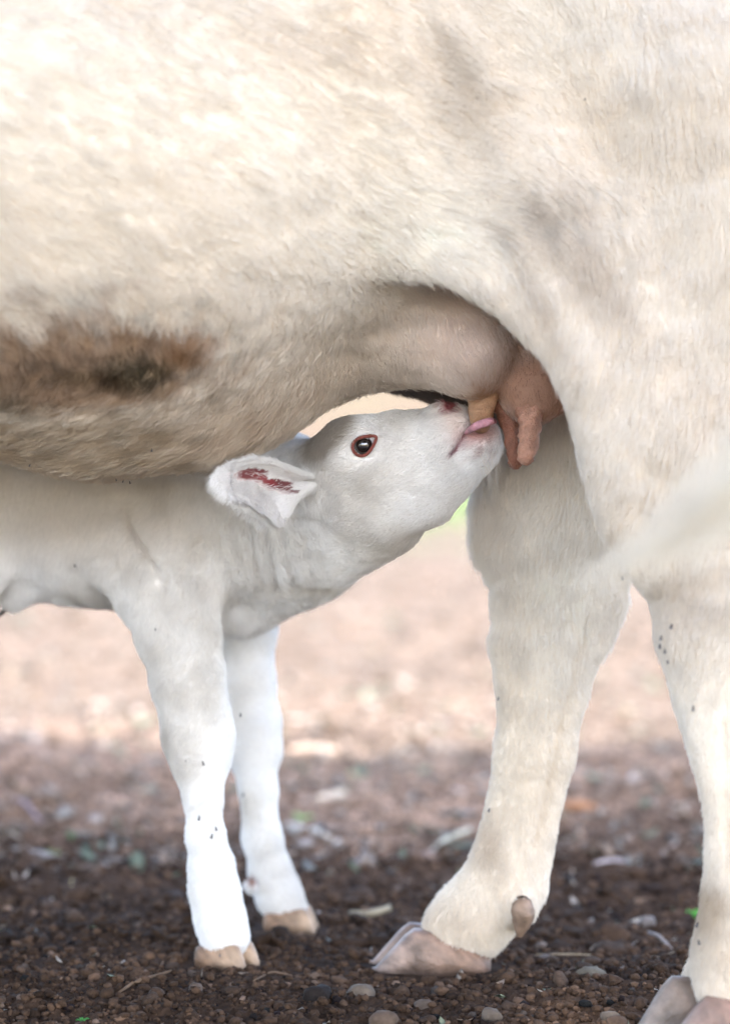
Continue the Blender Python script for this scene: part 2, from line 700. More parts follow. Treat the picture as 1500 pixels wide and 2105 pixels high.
print('scatter', time.time() - T0)

# far meadow: blades of grass beyond the bare earth
ng = 26000
gy = 15 + 45 * rng.random(ng) ** 1.6
gx = rng.uniform(-0.3, 0.3, ng) * gy
gm = (fbm(np.stack([gx, gy, gx * 0], 1), 0.35, 3, 91) + (gy - 19) * 0.12) > 0.1
gx, gy = gx[gm], gy[gm]
ng = len(gx)
gh = 0.05 + 0.12 * rng.random(ng)
ga = rng.random(ng) * 6.28
gw = 0.012
b0 = np.stack([gx - gw * np.cos(ga), gy - gw * np.sin(ga), gx * 0], 1)
b1 = np.stack([gx + gw * np.cos(ga), gy + gw * np.sin(ga), gx * 0], 1)
b2 = np.stack([gx + rng.normal(0, .04, ng), gy + rng.normal(0, .04, ng), gh], 1)
GV = np.stack([b0, b1, b2], 1).reshape(-1, 3)
gc = np.array([.13, .20, .075]) * (0.7 + 0.6 * rng.random(ng))[:, None]
grass = mesh_obj('grass', GV, np.arange(ng * 3).reshape(-1, 3), M_BITS, col=np.repeat(gc, 3, 0))
tag(grass, 'bright blurred green grass far behind the calf and cow', 'grass', kind='stuff')

bx, by = np.meshgrid(np.linspace(-160, 160, 161), np.linspace(34, 120, 60))
bz = 7.5 * sstep(34, 90, by + 6 * fbm(np.stack([bx.ravel(), by.ravel(), bx.ravel() * 0], 1), .03, 3, 44).reshape(bx.shape)) - .4
bv = np.stack([bx.ravel(), by.ravel(), bz.ravel()], 1)
bi = np.arange(bx.size).reshape(bx.shape)
bq = np.stack([bi[:-1, :-1].ravel(), bi[:-1, 1:].ravel(), bi[1:, 1:].ravel(), bi[1:, :-1].ravel()], 1)
bn = fbm(bv, .12, 4, 45)
bc = mixc(np.tile(np.array([.11, .078, .056]), (len(bv), 1)), (.10, .11, .06), sstep(.3, .9, bn) * .5)
hill = mesh_obj('hill', bv, bq, M_DIRT, col=bc)
tag(hill, kind='structure')

# unseen tree, added to shade the near ground and soften the animals' light
def unseen_shade_tree():
    t = empty('unseen_shade_tree', (-3.4, -2.2, 0))
    tag(t, 'unseen leafy tree added to shade the cow, calf and near ground', 'tree')
    pts = [(-3.4, -2.2, -.1, .30), (-3.3, -2.1, 1.4, .22), (-3.0, -1.9, 2.8, .18), (-2.0, -1.3, 4.2, .13), (-.8, -.7, 5.0, .09), (1.4, -.2, 5.3, .05)]
    cone_part('trunk', pts, M_BARK, t, (.16, .12, .09), seg=14, rough=.12)
    for a in ((-2.0, -1.3, 4.2, .1, -.6, 1.2, 5.3, .03), (-2.0, -1.3, 4.2, .1, -.6, -2.6, 5.2, .03), (-.8, -.7, 5.0, .08, 1.2, 1.4, 5.4, .02), (-.8, -.7, 5, .08, 1.4, -2.2, 5.4, .02)):
        m = tuple((a[c] + a[c + 4]) / 2 + (.2 if c == 2 else 0) for c in range(4))
        cone_part('limb', [a[:4], m, a[4:]], M_BARK, t, (.16, .12, .09), seg=8, rough=.1)
    n = 75000
    q = rng.normal(0, 1, (n, 3))
    q = unit(q) * (rng.random(n) ** .5)[:, None]
    c = q * np.array([4.8, 4.9, .9]) + np.array([.3, -3.1, 5.0])
    c[:, 2] += .5 * fbm(c, .6, 2, 77)
    c[:, :2] += .8 * np.stack([fbm(c, .8, 2, 78), fbm(c, .8, 2, 79)], 1)
    a = rng.random(n) * 6.283
    d = np.stack([np.cos(a), np.sin(a), rng.normal(-.2, .3, n)], 1)
    e = np.stack([-np.sin(a), np.cos(a), rng.normal(0, .35, n)], 1)
    L, w = .10 * (.7 + .6 * rng.random(n))[:, None], .05
    vs = np.stack([c - d * L, c - e * w, c + d * L * .3 - e * w * .9, c + d * L, c + d * L * .3 + e * w * .9, c + e * w], 1)
    vs[:, [0, 3], 2] -= .02
    F = np.arange(n * 6).reshape(n, 6)
    lc = np.array([.075, .11, .04]) * (.7 + .6 * rng.random(n))[:, None]
    crown = mesh_obj('crown', vs.reshape(-1, 3), F, M_BITS, t, col=np.repeat(lc, 6, 0), smooth=False)
    crown['kind'] = 'stuff'


# ================================================================== COW
F1 = lambda lo, hi, h: Field(lo, hi, h)
LO, HI, HC = (-2.1, 2.5, 0.0), (0.98, 3.55, 1.5), 0.007
A = Field(LO, HI, HC)
# barrel
A.chain([(-1250, 300, 2.98, 580), (-600, 330, 2.98, 610), (230, 310, 3.0, 590), (620, 205, 3.03, 520)], k=.05, sy=1.2)
A.chain([(620, 205, 3.05, 520), (1050, 40, 3.05, 470), (1550, 20, 3.05, 430)], k=.05, sy=.95)
A.chain([(200, 660, 3.04, 312), (430, 635, 3.03, 292), (630, 620, 3.03, 172), (810, 640, 3.03, 122), (950, 670, 3.02, 88)], k=.05, sy=1.0)
# udder
A.chain([(860, 668, 2.97, 88), (958, 702, 2.955, 90)], k=.05)
A.chain([(985, 745, 2.98, 46)], k=.04)
A.chain([(1095, 755, 3.0, 82), (1120, 700, 3.02, 110)], k=.02)
A.chain([(1104, 802, 3.0, 68), (1140, 795, 3.0, 56)], k=.02)
A.chain([(1050, 740, 3.14, 100), (930, 715, 3.15, 95), (830, 715, 3.16, 80)], k=.04)
A.chain([(870, 650, 3.14, 110), (1300, 560, 3.1, 150)], k=.04)
# spine and rump
A.wchain([(-1.0, 3.05, 1.22, .16), (0, 3.05, 1.24, .17), (.55, 3.05, 1.22, .19), (.76, 3.05, 1.1, .15), (.70, 3.0, .85, .15)], k=.08)
# front end
A.wchain([(-1.15, 3.05, 1.02, .30), (-1.45, 3.05, 1.12, .19), (-1.62, 3.05, 1.18, .145)], k=.1, sy=.8)
A.wchain([(-1.62, 3.05, 1.2, .125), (-1.78, 3.05, 1.08, .10), (-1.93, 3.05, .95, .07)], k=.05, sy=.9)
A.wchain([(-1.6, 3.17, 1.23, .03), (-1.62, 3.3, 1.2, .035), (-1.63, 3.4, 1.17, .012)], k=.03, sy=.9)
A.wchain([(-1.6, 2.93, 1.23, .03), (-1.62, 2.8, 1.2, .035), (-1.63, 2.7, 1.17, .012)], k=.03, sy=.9)
for yy in (2.87, 3.23):
    A.wchain([(-1.08, yy, .85, .14), (-1.12, yy, .66, .09), (-1.09, yy, .47, .062), (-1.08, yy, .40, .062), (-1.09, yy, .3, .042), (-1.09, yy, .16, .048), (-1.11, yy, .075, .056)], k=.05)

# far hind leg
C = Field(LO, HI, HC)
C.chain([(1180, 500, 3.17, 230), (1150, 760, 3.17, 150), (1112, 950, 3.18, 122), (1128, 1090, 3.19, 142)], k=.04, sy=.6)
C.chain([(1128, 1090, 3.19, 142), (1142, 1220, 3.2, 118), (1122, 1330, 3.2, 96), (1113, 1430, 3.2, 78), (1099, 1550, 3.2, 72)], k=.03, sy=.62)
C.chain([(1099, 1550, 3.2, 72), (1078, 1650, 3.2, 64), (1058, 1740, 3.2, 66), (1040, 1812, 3.2, 72)], k=.03, sy=.66)
C.chain([(1040, 1812, 3.2, 72), (968, 1888, 3.2, 68), (930, 1918, 3.2, 60)], k=.03, sy=.8)
C.chain([(1040, 1836, 3.2, 62), (980, 1930, 3.2, 38)], k=.02, sy=.8)
C.chain([(1230, 1150, 3.2, 52), (1190, 1300, 3.2, 30)], k=.05, sy=.6)
C.chain([(1070, 1870, 3.165, 30)], k=.02)
C.chain([(1070, 1870, 3.235, 30)], k=.02)
A.join(C, 0.03)
del C

# near thigh, flank fold and near hind leg
B = Field(LO, HI, HC)
B.chain([(1500, 240, 2.90, 330), (1500, 560, 2.89, 270), (1500, 820, 2.87, 225), (1510, 1050, 2.83, 190)], k=.05, sy=.92)
B.chain([(1490, 1050, 2.83, 205), (1530, 1200, 2.80, 165), (1560, 1270, 2.78, 150)], k=.05, sy=.7)
B.chain([(690, 527, 2.83, 40), (760, 515, 2.815, 38), (852, 518, 2.8, 37), (955, 542, 2.785, 37), (1037, 592, 2.775, 38), (1102, 648, 2.765, 38), (1157, 708, 2.76, 38), (1202, 770, 2.755, 38), (1234, 839, 2.755, 38), (1256, 920, 2.755, 38), (1274, 1000, 2.755, 38), (1296, 1070, 2.76, 40), (1322, 1140, 2.765, 42)], k=.03, sy=.7)
B.chain([(700, 385, 2.85, 135), (905, 380, 2.84, 142), (1075, 435, 2.83, 140), (1200, 550, 2.82, 130), (1300, 715, 2.81, 122), (1350, 900, 2.80, 120), (1400, 1060, 2.79, 110)], k=.06, sy=.8)
B.chain([(1560, 1270, 2.78, 150), (1512, 1330, 2.78, 132), (1506, 1430, 2.77, 100), (1514, 1520, 2.765, 78), (1536, 1620, 2.76, 72), (1546, 1720, 2.76, 70), (1550, 1800, 2.76, 78), (1544, 1880, 2.76, 88)], k=.04, sy=.75)
B.chain([(1640, 1270, 2.78, 90), (1600, 1400, 2.78, 70)], k=.05, sy=.7)
B.chain([(1544, 1880, 2.76, 86), (1515, 1970, 2.755, 80), (1512, 2030, 2.75, 76)], k=.03, sy=.8)
B.chain([(1490, 1940, 2.81, 55), (1442, 2005, 2.81, 38)], k=.03, sy=.8)
zz = A.ax[2][None, None, :]
xx = A.ax[0][:, None, None]
z0 = W(0, 560, 2.8)[2]
kk = 0.010 + 0.07 * sstep(z0 - 0.02, z0 + 0.09, zz) + 0.05 * (1 - sstep(W(640, 0, 2.8)[0], W(740, 0, 2.8)[0], xx)) + 0 * zz
kk = np.broadcast_to(kk, A.d.shape).astype(np.float32)
A.join(B, kk)
del B
V, Q = A.mesh()
del A
V = relax(V, Q, 2)
N = vnormals(V, Q)
# muscle and skin relief
m_hi = 1 - sstep(0.25, 0.55, (W(0, 1200, 2.9)[2] - V[:, 2]) * 3)
rel = 0.005 * fbm(V, 4.0, 2, 3) * m_hi + (0.0006 + 0.0014 * m_hi) * fbm(V * np.array([1, 1, 1.6]), 26, 3, 8)
ridge = (1 - np.abs(fbm((V @ np.array([[.8, 0, .6], [0, 1, 0], [-.6, 0, .8]])) * np.array([1, 1, 3.2]), 7.0, 2, 33))) ** 3
upl = blob(V, 250, 200, 2.7, 520, 330)
rel += 0.0055 * (ridge - 0.3) * upl
gx_, gy_ = pix(V)
for x0, y0, x1, y1, wd_, dp_, d0, d1 in ((1205, 1270, 1150, 1500, 9, .005, 3.05, 3.4), (1150, 1500, 1100, 1740, 9, .005, 3.05, 3.4), (1075, 1330, 1060, 1560, 16, .002, 3.05, 3.4), (1492, 1480, 1500, 1800, 10, .004, 2.6, 2.95)):
    tt = np.clip(((gx_ - x0) * (x1 - x0) + (gy_ - y0) * (y1 - y0)) / ((x1 - x0) ** 2 + (y1 - y0) ** 2), 0, 1)
    dd = np.hypot(gx_ - x0 - tt * (x1 - x0), gy_ - y0 - tt * (y1 - y0))
    rel -= dp_ * np.exp(-(dd / wd_) ** 2) * (V[:, 1] > d0) * (V[:, 1] < d1)
V = V + N * rel[:, None]
N = vnormals(V, Q)
print('cow mesh', len(V), time.time() - T0)

cream = np.array([0.79, 0.705, 0.60])
white = np.array([0.88, 0.845, 0.79])
tan = np.array([0.55, 0.44, 0.33])
cc_ = np.tile(cream, (len(V), 1))
n1 = fbm(V, 4.5, 4, 100)
n2 = fbm(V * np.array([1, 1, 1.8]), 16, 4, 110)
n3 = fbm(V, 60, 3, 120)
cc_ = mixc(cc_, white, 0.5 + 0.35 * n1)
cc_ = mixc(cc_, tan, 0.09 * sstep(0.0, 1.0, n2 + 0.4))
cc_ = mixc(cc_, white, blob(V, 850, 480, 2.75, 260, 140) * 0.95)
cc_ = mixc(cc_, white, blob(V, 1150, 1150, 3.15, 110, 330, rd=60) * 0.8)
# tan along the lower belly
cc_ = mixc(cc_, (0.58, 0.45, 0.32), blob(V, 250, 900, 2.9, 520, 150, 6) * 0.75)
cc_ = mixc(cc_, (0.50, 0.38, 0.28), blob(V, 520, 880, 2.95, 260, 60, 22) * 0.45 * (0.7 + n3))
# brown stain with its dark heart
sp = fbm(V, 62, 3, 130) * .8 + fbm(V, 22, 3, 131) * .4
spm = np.clip((blob(V, 190, 720, 2.72, 330, 130) - .12) * 4, 0, 1)
cc_ = mixc(cc_, (0.34, 0.17, 0.07), np.clip((blob(V, 230, 735, 2.72, 240, 75, 0) + 0.6 * blob(V, 60, 770, 2.72, 170, 90)) * 1.5 + 0.55 * sp - 0.35, 0, .68) * spm)
cc_ = mixc(cc_, (0.34, 0.17, 0.07), np.clip(blob(V, 370, 715, 2.72, 70, 75, 0) * 1.1 + 0.5 * sp - 0.45, 0, .75) * spm)
cc_ = mixc(cc_, (0.34, 0.20, 0.11), np.clip(blob(V, 130, 650, 2.7, 230, 70, 0) * 0.8 + 0.8 * sp - 0.45, 0, .45) * spm)
cc_ = mixc(cc_, (0.085, 0.07, 0.045), np.clip(blob(V, 285, 752, 2.72, 75, 34, -6) * 1.7 + 0.35 * sp - 0.25, 0, .95) * spm)
cc_ = mixc(cc_, (0.14, 0.09, 0.05), np.clip(blob(V, 190, 765, 2.72, 90, 22, -4) * 1.2 + 0.35 * sp - 0.3, 0, .75) * spm)
cc_ = mixc(cc_, (0.20, 0.17, 0.13), np.clip(blob(V, 20, 830, 2.75, 80, 45) + 0.4 * sp - 0.25, 0, .6) * spm)
# grey brown hair in the flank hollow and streaks running down the thigh
for bx_, by_, r1_, r2_, an_, am_ in ((1030, 470, 70, 18, -28, .45), (1090, 425, 55, 34, -60, .5), (1140, 400, 60, 30, 10, .5), (1200, 430, 50, 40, -70, .5), (1180, 480, 90, 26, -35, .4), (1270, 590, 90, 26, -55, .3)):
    cc_ = mixc(cc_, (0.46, 0.37, 0.29), blob(V, bx_, by_, 2.7, r1_, r2_, an_) * am_ * .75 * (1 + .5 * n3))
cc_ = mixc(cc_, (0.55, 0.46, 0.38), blob(V, 1190, 540, 2.68, 190, 45, -42) * 0.5)
cc_ = mixc(cc_, (0.52, 0.44, 0.36), blob(V, 1110, 610, 2.7, 130, 24, -62) * 0.55)
cc_ = mixc(cc_, (0.55, 0.47, 0.38), blob(V, 950, 190, 2.7, 75, 130, 20) * 0.55)
cc_ = mixc(cc_, (0.50, 0.42, 0.33), blob(V, 905, 70, 2.7, 18, 90, 28) * 0.6)
cc_ = mixc(cc_, (0.66, 0.57, 0.48), blob(V, 500, 80, 2.7, 420, 60, -8) * 0.4)
cc_ = mixc(cc_, (0.66, 0.56, 0.46), blob(V, 1400, 1230, 2.7, 110, 90, 0) * 0.5)
# legs
cc_ = mixc(cc_, (0.46, 0.35, 0.25), blob(V, 1005, 1745, 3.15, 34, 60, 10, rd=120) * 0.6)
cc_ = mixc(cc_, (0.50, 0.40, 0.30), blob(V, 1020, 1110, 3.1, 50, 260, 0, rd=120) * 0.35)
cc_ = mixc(cc_, (0.42, 0.32, 0.22), np.clip(blob(V, 1450, 1880, 2.7, 60, 60, 0) * 1.1, 0, .75))
cc_ = mixc(cc_, (0.50, 0.42, 0.33), blob(V, 1490, 1960, 2.7, 130, 60) * 0.5)
cc_ = mixc(cc_, (0.30, 0.16, 0.12), blob(V, 1405, 1990, 2.72, 12, 60, -15) * 0.7)
cc_ = mixc(cc_, (0.55, 0.44, 0.33), blob(V, 900, 1900, 3.15, 90, 40, 0, rd=120) * 0.45)
# udder skin, with shade painted into the recesses around it
ud_near = blob(V, 1000, 700, 2.95, 180, 110, -25, rd=170)
cc_ = mixc(cc_, (0.83, 0.72, 0.67), np.clip(ud_near * 1.1, 0, .95))
bare = np.clip(blob(V, 1110, 800, 2.98, 95, 80, 0, rd=200) * 1.6, 0, 1)
cc_ = mixc(cc_, (0.43, 0.23, 0.155), bare * 0.9)
cc_ = mixc(cc_, (0.25, 0.155, 0.10), np.clip(blob(V, 1020, 600, 2.98, 230, 34, -38, rd=160) * 0.9, 0, .7) * (V[:, 1] > 2.83))  # shade under the flank fold painted into the coat colour
cc_ = mixc(cc_, (0.50, 0.26, 0.12), np.clip(blob(V, 985, 815, 2.95, 38, 28, 0, rd=120) * 1.1, 0, .8))
cc_ = mixc(cc_, (0.13, 0.085, 0.055), np.clip(blob(V, 890, 800, 3.2, 150, 75, 0, rd=200) * 2.6, 0, .95) * (V[:, 1] > 3.06))  # deep shade of the far udder cavity painted as dark brown
cc_ = mixc(cc_, (0.68, 0.5, 0.4), blob(V, 180, 985, 3.0, 260, 14, -4) * 0.5)
cc_ = np.clip(cc_ * (1 + 0.05 * n3)[:, None], 0.01, 0.88)

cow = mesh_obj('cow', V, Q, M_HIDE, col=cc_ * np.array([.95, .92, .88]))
tag(cow, 'cream white adult cow standing over the nursing calf, belly stained brown', 'cow')

px_, py_ = pix(V)
hairless = np.clip(bare + blob(V, 1050, 700, 3.05, 120, 120, rd=200) * .3, 0, 1)
ln = np.full(len(V), 0.017)
ln = ln * (1 - 0.5 * sstep(1250, 1500, py_))
ln = ln * (1 - 0.55 * hairless) + 0.010 * blob(V, 300, 930, 2.85, 420, 110) + .012 * blob(V, 980, 1080, 3.15, 40, 130, rd=100)
ln = ln * (1 - 0.6 * ud_near)


def cow_flow(p):
    px, py = pix(p)
    f = np.zeros_like(p)
    top = 1 - sstep(300, 800, py)
    low = blob(p, 300, 900, 2.85, 420, 180)
    leg = sstep(1050, 1300, py)
    right = sstep(950, 1250, px)
    f[:, 0] = 0.9 * top + 0.25 - 1.3 * low - 0.7 * right * (1 - leg)
    f[:, 2] = -0.7 * top - 0.8 * (1 - top) - 0.9 * right - 1.0 * leg
    f[:, 0] *= (1 - 0.8 * leg)
    # whorl in the flank hollow
    h = blob(p, 1060, 470, 2.7, 170, 120)
    f[:, 2] += 0.8 * h * np.tanh((475 - py) / 70) * 0.8
    f[:, 0] += 1.0 * h
    w = np.stack([noise(p, 3.5, 61), noise(p, 3.5, 62), noise(p, 3.5, 63)], 1)
    return f + 0.25 * w


def stain_tint(p, c):
    m = np.clip(blob(p, 200, 725, 2.72, 300, 110) * 1.4 - .1, 0, 1)
    q = noise(p, 95, 301) + .6 * noise(p, 190, 302)
    c = c * (1 - .55 * m * np.clip(q * 1.4 - .1, 0, 1))[:, None]
    c = mixc(c, (.60, .43, .28), .7 * m * np.clip(-q * 1.5 - .35, 0, 1))
    m2 = np.clip(blob(p, 1130, 430, 2.68, 220, 110) * 1.2, 0, 1)
    c = c * (1 - .22 * m2 * np.clip(noise(p * np.array([1, 1, .35]), 120, 303) * 1.5, 0, 1))[:, None]
    m3 = np.clip(blob(p, 300, 920, 2.9, 450, 110) * 1.2, 0, 1)
    return c * (1 - .25 * m3 * np.clip(noise(p, 55, 304) * 1.6, 0, 1))[:, None]


vw = view_weight(V, N)
far_blur = 1 - 0.45 * ((py_ < 550) & (px_ < 900))
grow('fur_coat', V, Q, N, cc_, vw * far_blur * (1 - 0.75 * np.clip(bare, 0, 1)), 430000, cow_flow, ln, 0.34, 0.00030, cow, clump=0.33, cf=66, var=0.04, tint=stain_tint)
print('cow fur', time.time() - T0)


# ---- claws
def claw(name, toe, heel, H, Wd, parent, prof, mat=M_HOOF, base=(.5, .33, .25), tipc=(.55, .45, .4), z0=-0.004, lean=0.0, up=0.004):
    toe, heel = np.array(toe[:2], float), np.array(heel[:2], float)
    ax = toe - heel
    L = np.linalg.norm(ax)
    ax /= L
    sd = np.array([-ax[1], ax[0]])
    us = np.concatenate([np.linspace(0, .9, 15), [.94, .97, .99, 1.0]])
    na = 15
    vs, cs = [], []
    for u in us:
        w = Wd / 2 * (max(0.0, 1 - u ** 3.2)) ** 0.6 * min(1, 0.45 + math.sqrt(u / 0.16) * 0.55 if u < .16 else 1)
        w = max(w, Wd * 0.035)
        zt = np.interp(u, [q[0] for q in prof], [q[1] for q in prof]) * H + up * (u > .98)
        for k in range(na):
            a = math.pi * k / (na - 1)
            yy = w * math.copysign(abs(math.cos(a)) ** 0.55, math.cos(a)) * (1.0 - 0.14 * (math.sin(a)))
            z = zt * (math.sin(a) ** 0.6 if 0 < k < na - 1 else 0)
            rg = 0.0008 * math.sin(u * 30 + z * 330) * math.sin(a)
            c = heel + ax * (u * L) + sd * (yy + rg + lean * z)
            vs.append((c[0], c[1], z0 + z))
            mixf = np.clip(u * 1.2 - .3, 0, 1)
            g = 0.82 + 0.18 * math.sin(u * 26 + z * 420 + 1.3 * math.sin(u * 9))
            dirt = 1 - 0.6 * max(0.0, 1 - z / (0.2 * H + 1e-6))
            cs.append(np.array(base) * (1 - mixf) * g * dirt + np.array(tipc) * mixf * dirt)
    fs = []
    for i in range(len(us) - 1):
        for k in range(na - 1):
            a = i * na + k
            fs.append((a, a + 1, a + na + 1, a + na))
        fs.append((i * na + na - 1, i * na, (i + 1) * na, (i + 1) * na + na - 1))
    fs.append(tuple(range(na))[::-1])
    fs.append(tuple((len(us) - 1) * na + k for k in range(na)))
    return mesh_obj(name, np.array(vs), fs, mat, parent, col=np.array(cs))


def cone_part(name, pts, mat, parent, col, seg=14, rough=0.0, sy=1.0, colf=None):
    """tapered closed tube through (x,y,z,r) points"""
    P = np.array([q[:3] for q in pts], float)
    R = np.array([q[3] for q in pts], float)
    # resample
    t = np.linspace(0, len(P) - 1, (len(P) - 1) * 5 + 1)
    P = np.stack([np.interp(t, np.arange(len(P)), P[:, a]) for a in range(3)], 1)
    R = np.interp(t, np.arange(len(R)), R)
    for _ in range(2):
        P[1:-1] = (P[:-2] + 2 * P[1:-1] + P[2:]) / 4
        R[1:-1] = (R[:-2] + 2 * R[1:-1] + R[2:]) / 4
    vs = []
    for i in range(len(P)):
        d = P[min(i + 1, len(P) - 1)] - P[max(i - 1, 0)]
        d = d / (np.linalg.norm(d) + 1e-9)
        up = np.array([0, 1, 0.0]) if abs(d[1]) < 0.9 else np.array([1.0, 0, 0])
        a1 = np.cross(d, up)
        a1 /= np.linalg.norm(a1)
        a2 = np.cross(d, a1)
        for k in range(seg):
            a = 2 * math.pi * k / seg
            vs.append(P[i] + R[i] * (a1 * math.cos(a) + a2 * math.sin(a) * sy))
    vs = np.array(vs)
    if rough:
        cen = np.repeat(P, seg, 0)
        dd = vs - cen
        vs = cen + dd * (1 + rough * fbm(vs * np.array([1, 1, .5]), 420, 3, 5))[:, None]
    fs = []
    for i in range(len(P) - 1):
        for k in range(seg):
            j = (k + 1) % seg
            fs.append((i * seg + k, i * seg + j, (i + 1) * seg + j, (i + 1) * seg + k))
    fs.append(tuple(range(seg))[::-1])
    fs.append(tuple((len(P) - 1) * seg + k for k in range(seg)))
    c = np.tile(np.array(col, float), (len(vs), 1))
    if colf is not None:
        c = colf(vs, c)
    c = np.clip(c * (1 + 0.18 * fbm(vs, 160, 3, 3))[:, None], 0, 1)
    return mesh_obj(name, vs, fs, mat, parent, col=c)


PROF_COW = [(0, .32), (.08, .46), (.3, .82), (.52, .98), (.66, 1.0), (.78, .68), (1, .03)]
PROF_CALF = [(0, .75), (.1, .9), (.5, 1.0), (.82, 1.0), (.92, .62), (1, .12)]
hoofc = dict(base=(.27, .165, .115), tipc=(.33, .25, .215))
# far hind foot
t0, h0 = W(764, 1996, 3.19), W(1008, 1996, 3.19)
claw('hoof', t0, h0, S(92, 3.19), 0.058, cow, PROF_COW, **hoofc)
t0, h0 = W(759, 1990, 3.232), W(990, 1990, 3.245)
claw('hoof', t0, h0, S(88, 3.25), 0.036, cow, PROF_COW, **hoofc)
# near hind foot
t0, h0 = W(1345, 2165, 2.725), W(1650, 2165, 2.72)
claw('hoof', t0, h0, S(140, 2.73), 0.066, cow, PROF_COW, base=(.22, .11, .07), tipc=(.29, .22, .19))
t0, h0 = W(1285, 2150, 2.79), W(1555, 2135, 2.80)
claw('hoof', t0, h0, S(150, 2.8), 0.050, cow, PROF_COW, base=(.18, .11, .07), tipc=(.29, .24, .21))
for xx0, yy0 in ((-1.02, 2.87), (-1.02, 3.23)):
    for dy in (-.032, .032):
        claw('hoof', (xx0 - .16, yy0 + dy), (xx0 - .02, yy0 + dy), .055, .055, cow, PROF_COW, **hoofc)
# dewclaws
for px, D in ((1073, 3.15), (1062, 3.245)):
    a, b = W(px, 1862, D), W(px - 6, 1927, D)
    cone_part('dewclaw', [(*W(px, 1846, D + .03), S(12, D)), (*W(px, 1866, D), S(24, D)), (*W(px + 2, 1882, D), S(25, D)), (*W(px - 2, 1905, D), S(18, D)), (*b, S(5, D))], M_HOOF, cow, (.30, .20, .14), rough=.08)
for px, D in ((1600, 2.72), (1590, 2.80)):
    a, b = W(px, 1910, D), W(px + 8, 1985, D)
    cone_part('dewclaw', [(*a, S(30, D)), (*b, S(6, D))], M_HOOF, cow, (.4, .28, .2))


# teats
def teat_col(vs, c):
    return c


cone_part('teat', [(*W(992, 760, 3.0), S(52, 3)), (*W(992, 795, 2.99), S(40, 3)), (*W(990, 828, 2.99), S(29, 3)), (*W(988, 855, 3.0), S(25, 3)), (*W(987, 874, 3.02), S(20, 3))], M_SKIN, cow, (.55, .33, .20), rough=.08)
cone_part('teat', [(*W(1092, 820, 2.985), S(42, 2.95)), (*W(1090, 858, 2.972), S(24, 2.95)), (*W(1087, 900, 2.966), S(21, 2.95)), (*W(1083, 932, 2.966), S(20, 2.95)), (*W(1079, 946, 2.966), S(17, 2.95)), (*W(1077, 955, 2.967), S(7, 2.95))], M_SKIN, cow, (.52, .28, .20), rough=.26)
cone_part('teat', [(*W(1030, 815, 3.02), S(34, 3)), (*W(1043, 855, 3.01), S(19, 3)), (*W(1052, 900, 3.0), S(14, 3)), (*W(1056, 938, 3.0), S(16, 3)), (*W(1060, 956, 3.0), S(14, 3)), (*W(1061, 965, 3.0), S(5, 3))], M_SKIN, cow, (.26, .11, .07), rough=.24)
cone_part('teat', [(*W(925, 770, 3.14), S(40, 3.1)), (*W(922, 820, 3.14), S(20, 3.1)), (*W(922, 845, 3.14), S(8, 3.1))], M_SKIN, cow, (.25, .11, .08), rough=.09)

# tail: a rope of hide from the rump, its long hair swinging forward past the near thigh
tail = cone_part('tail', [(.80, 3.05, 1.28, .045), (.86, 2.95, 1.2, .035), (.92, 2.75, 1.08, .028), (.78, 2.42, .95, .024), (.56, 2.27, .83, .012)], M_HIDE, cow, (.78, .70, .6))
nt = 700
base = np.array([.56, 2.27, .83])[None] + rng.normal(0, .008, (nt, 3))
u = np.clip(rng.normal(0, 1, nt), -1.8, 1.8)
reach = rng.random(nt) ** 1.6
tip = np.stack([W(1440 - 190 * rr_ - 90 * rr_ ** 6, 1060 + 150 * rr_ + 70 * uu * (1 - .6 * rr_), 2.12) for rr_, uu in zip(reach, u)])
sk = np.linspace(0, 1, 7)
TP = base[:, None] * (1 - sk)[None, :, None] + tip[:, None] * sk[None, :, None]
TP[:, :, 2] += ((.045 * u)[:, None] - 0.014) * np.sin(sk * math.pi)[None, :]
TP += rng.normal(0, .0015, TP.shape)
curves_obj('tail_hair', TP, 0.0004 * np.array([1, 1, 1, .9, .7, .5, .15])[None, :] * np.ones((nt, 1)), np.array([.74, .68, .58]) * (0.8 + .3 * rng.random(nt))[:, None], cow)
print('cow parts', time.time() - T0)

# ================================================================== CALF
K = Field((-1.12, 2.85, 0.0), (0.22, 3.62, 0.9), 0.0042)
K.chain([(-1080, 930, 3.36, 190), (-700, 935, 3.36, 225), (-100, 945, 3.35, 235), (200, 985, 3.35, 245)], k=.05, sy=.72)
K.chain([(200, 985, 3.35, 245), (400, 1040, 3.33, 215)], k=.05, sy=.72)
K.chain([(330, 1000, 3.27, 130), (330, 1130, 3.25, 112), (345, 1215, 3.235, 100)], k=.05, sy=.6)
K.chain([(345, 1215, 3.235, 98), (365, 1300, 3.225, 80), (387, 1400, 3.22, 70), (403, 1480, 3.224, 66), (408, 1520, 3.226, 68), (411, 1570, 3.216, 54), (417, 1640, 3.207, 36), (423, 1720, 3.208, 34),
         (434, 1785, 3.214, 42), (441, 1830, 3.22, 46), (452, 1885, 3.22, 46), (461, 1925, 3.22, 50)], k=.014, sy=.85)
K.chain([(470, 1140, 3.42, 90), (500, 1290, 3.45, 62), (504, 1400, 3.45, 55), (518, 1490, 3.45, 54), (522, 1540, 3.45, 52), (530, 1620, 3.44, 35), (538, 1720, 3.44, 35), (556, 1795, 3.45, 39), (572, 1840, 3.45, 42), (588, 1868, 3.45, 40)], k=.014, sy=.85)
K.chain([(516, 1822, 3.41, 13)], k=.01)
K.chain([(485, 1180, 3.33, 128), (615, 1108, 3.27, 122)], k=.05, sy=.62)
K.chain([(400, 1000, 3.33, 170), (560, 1040, 3.24, 125), (690, 1000, 3.12, 100)], k=.06, sy=.75)
K.chain([(615, 1108, 3.27, 122), (755, 1030, 3.12, 102)], k=.04, sy=.62)
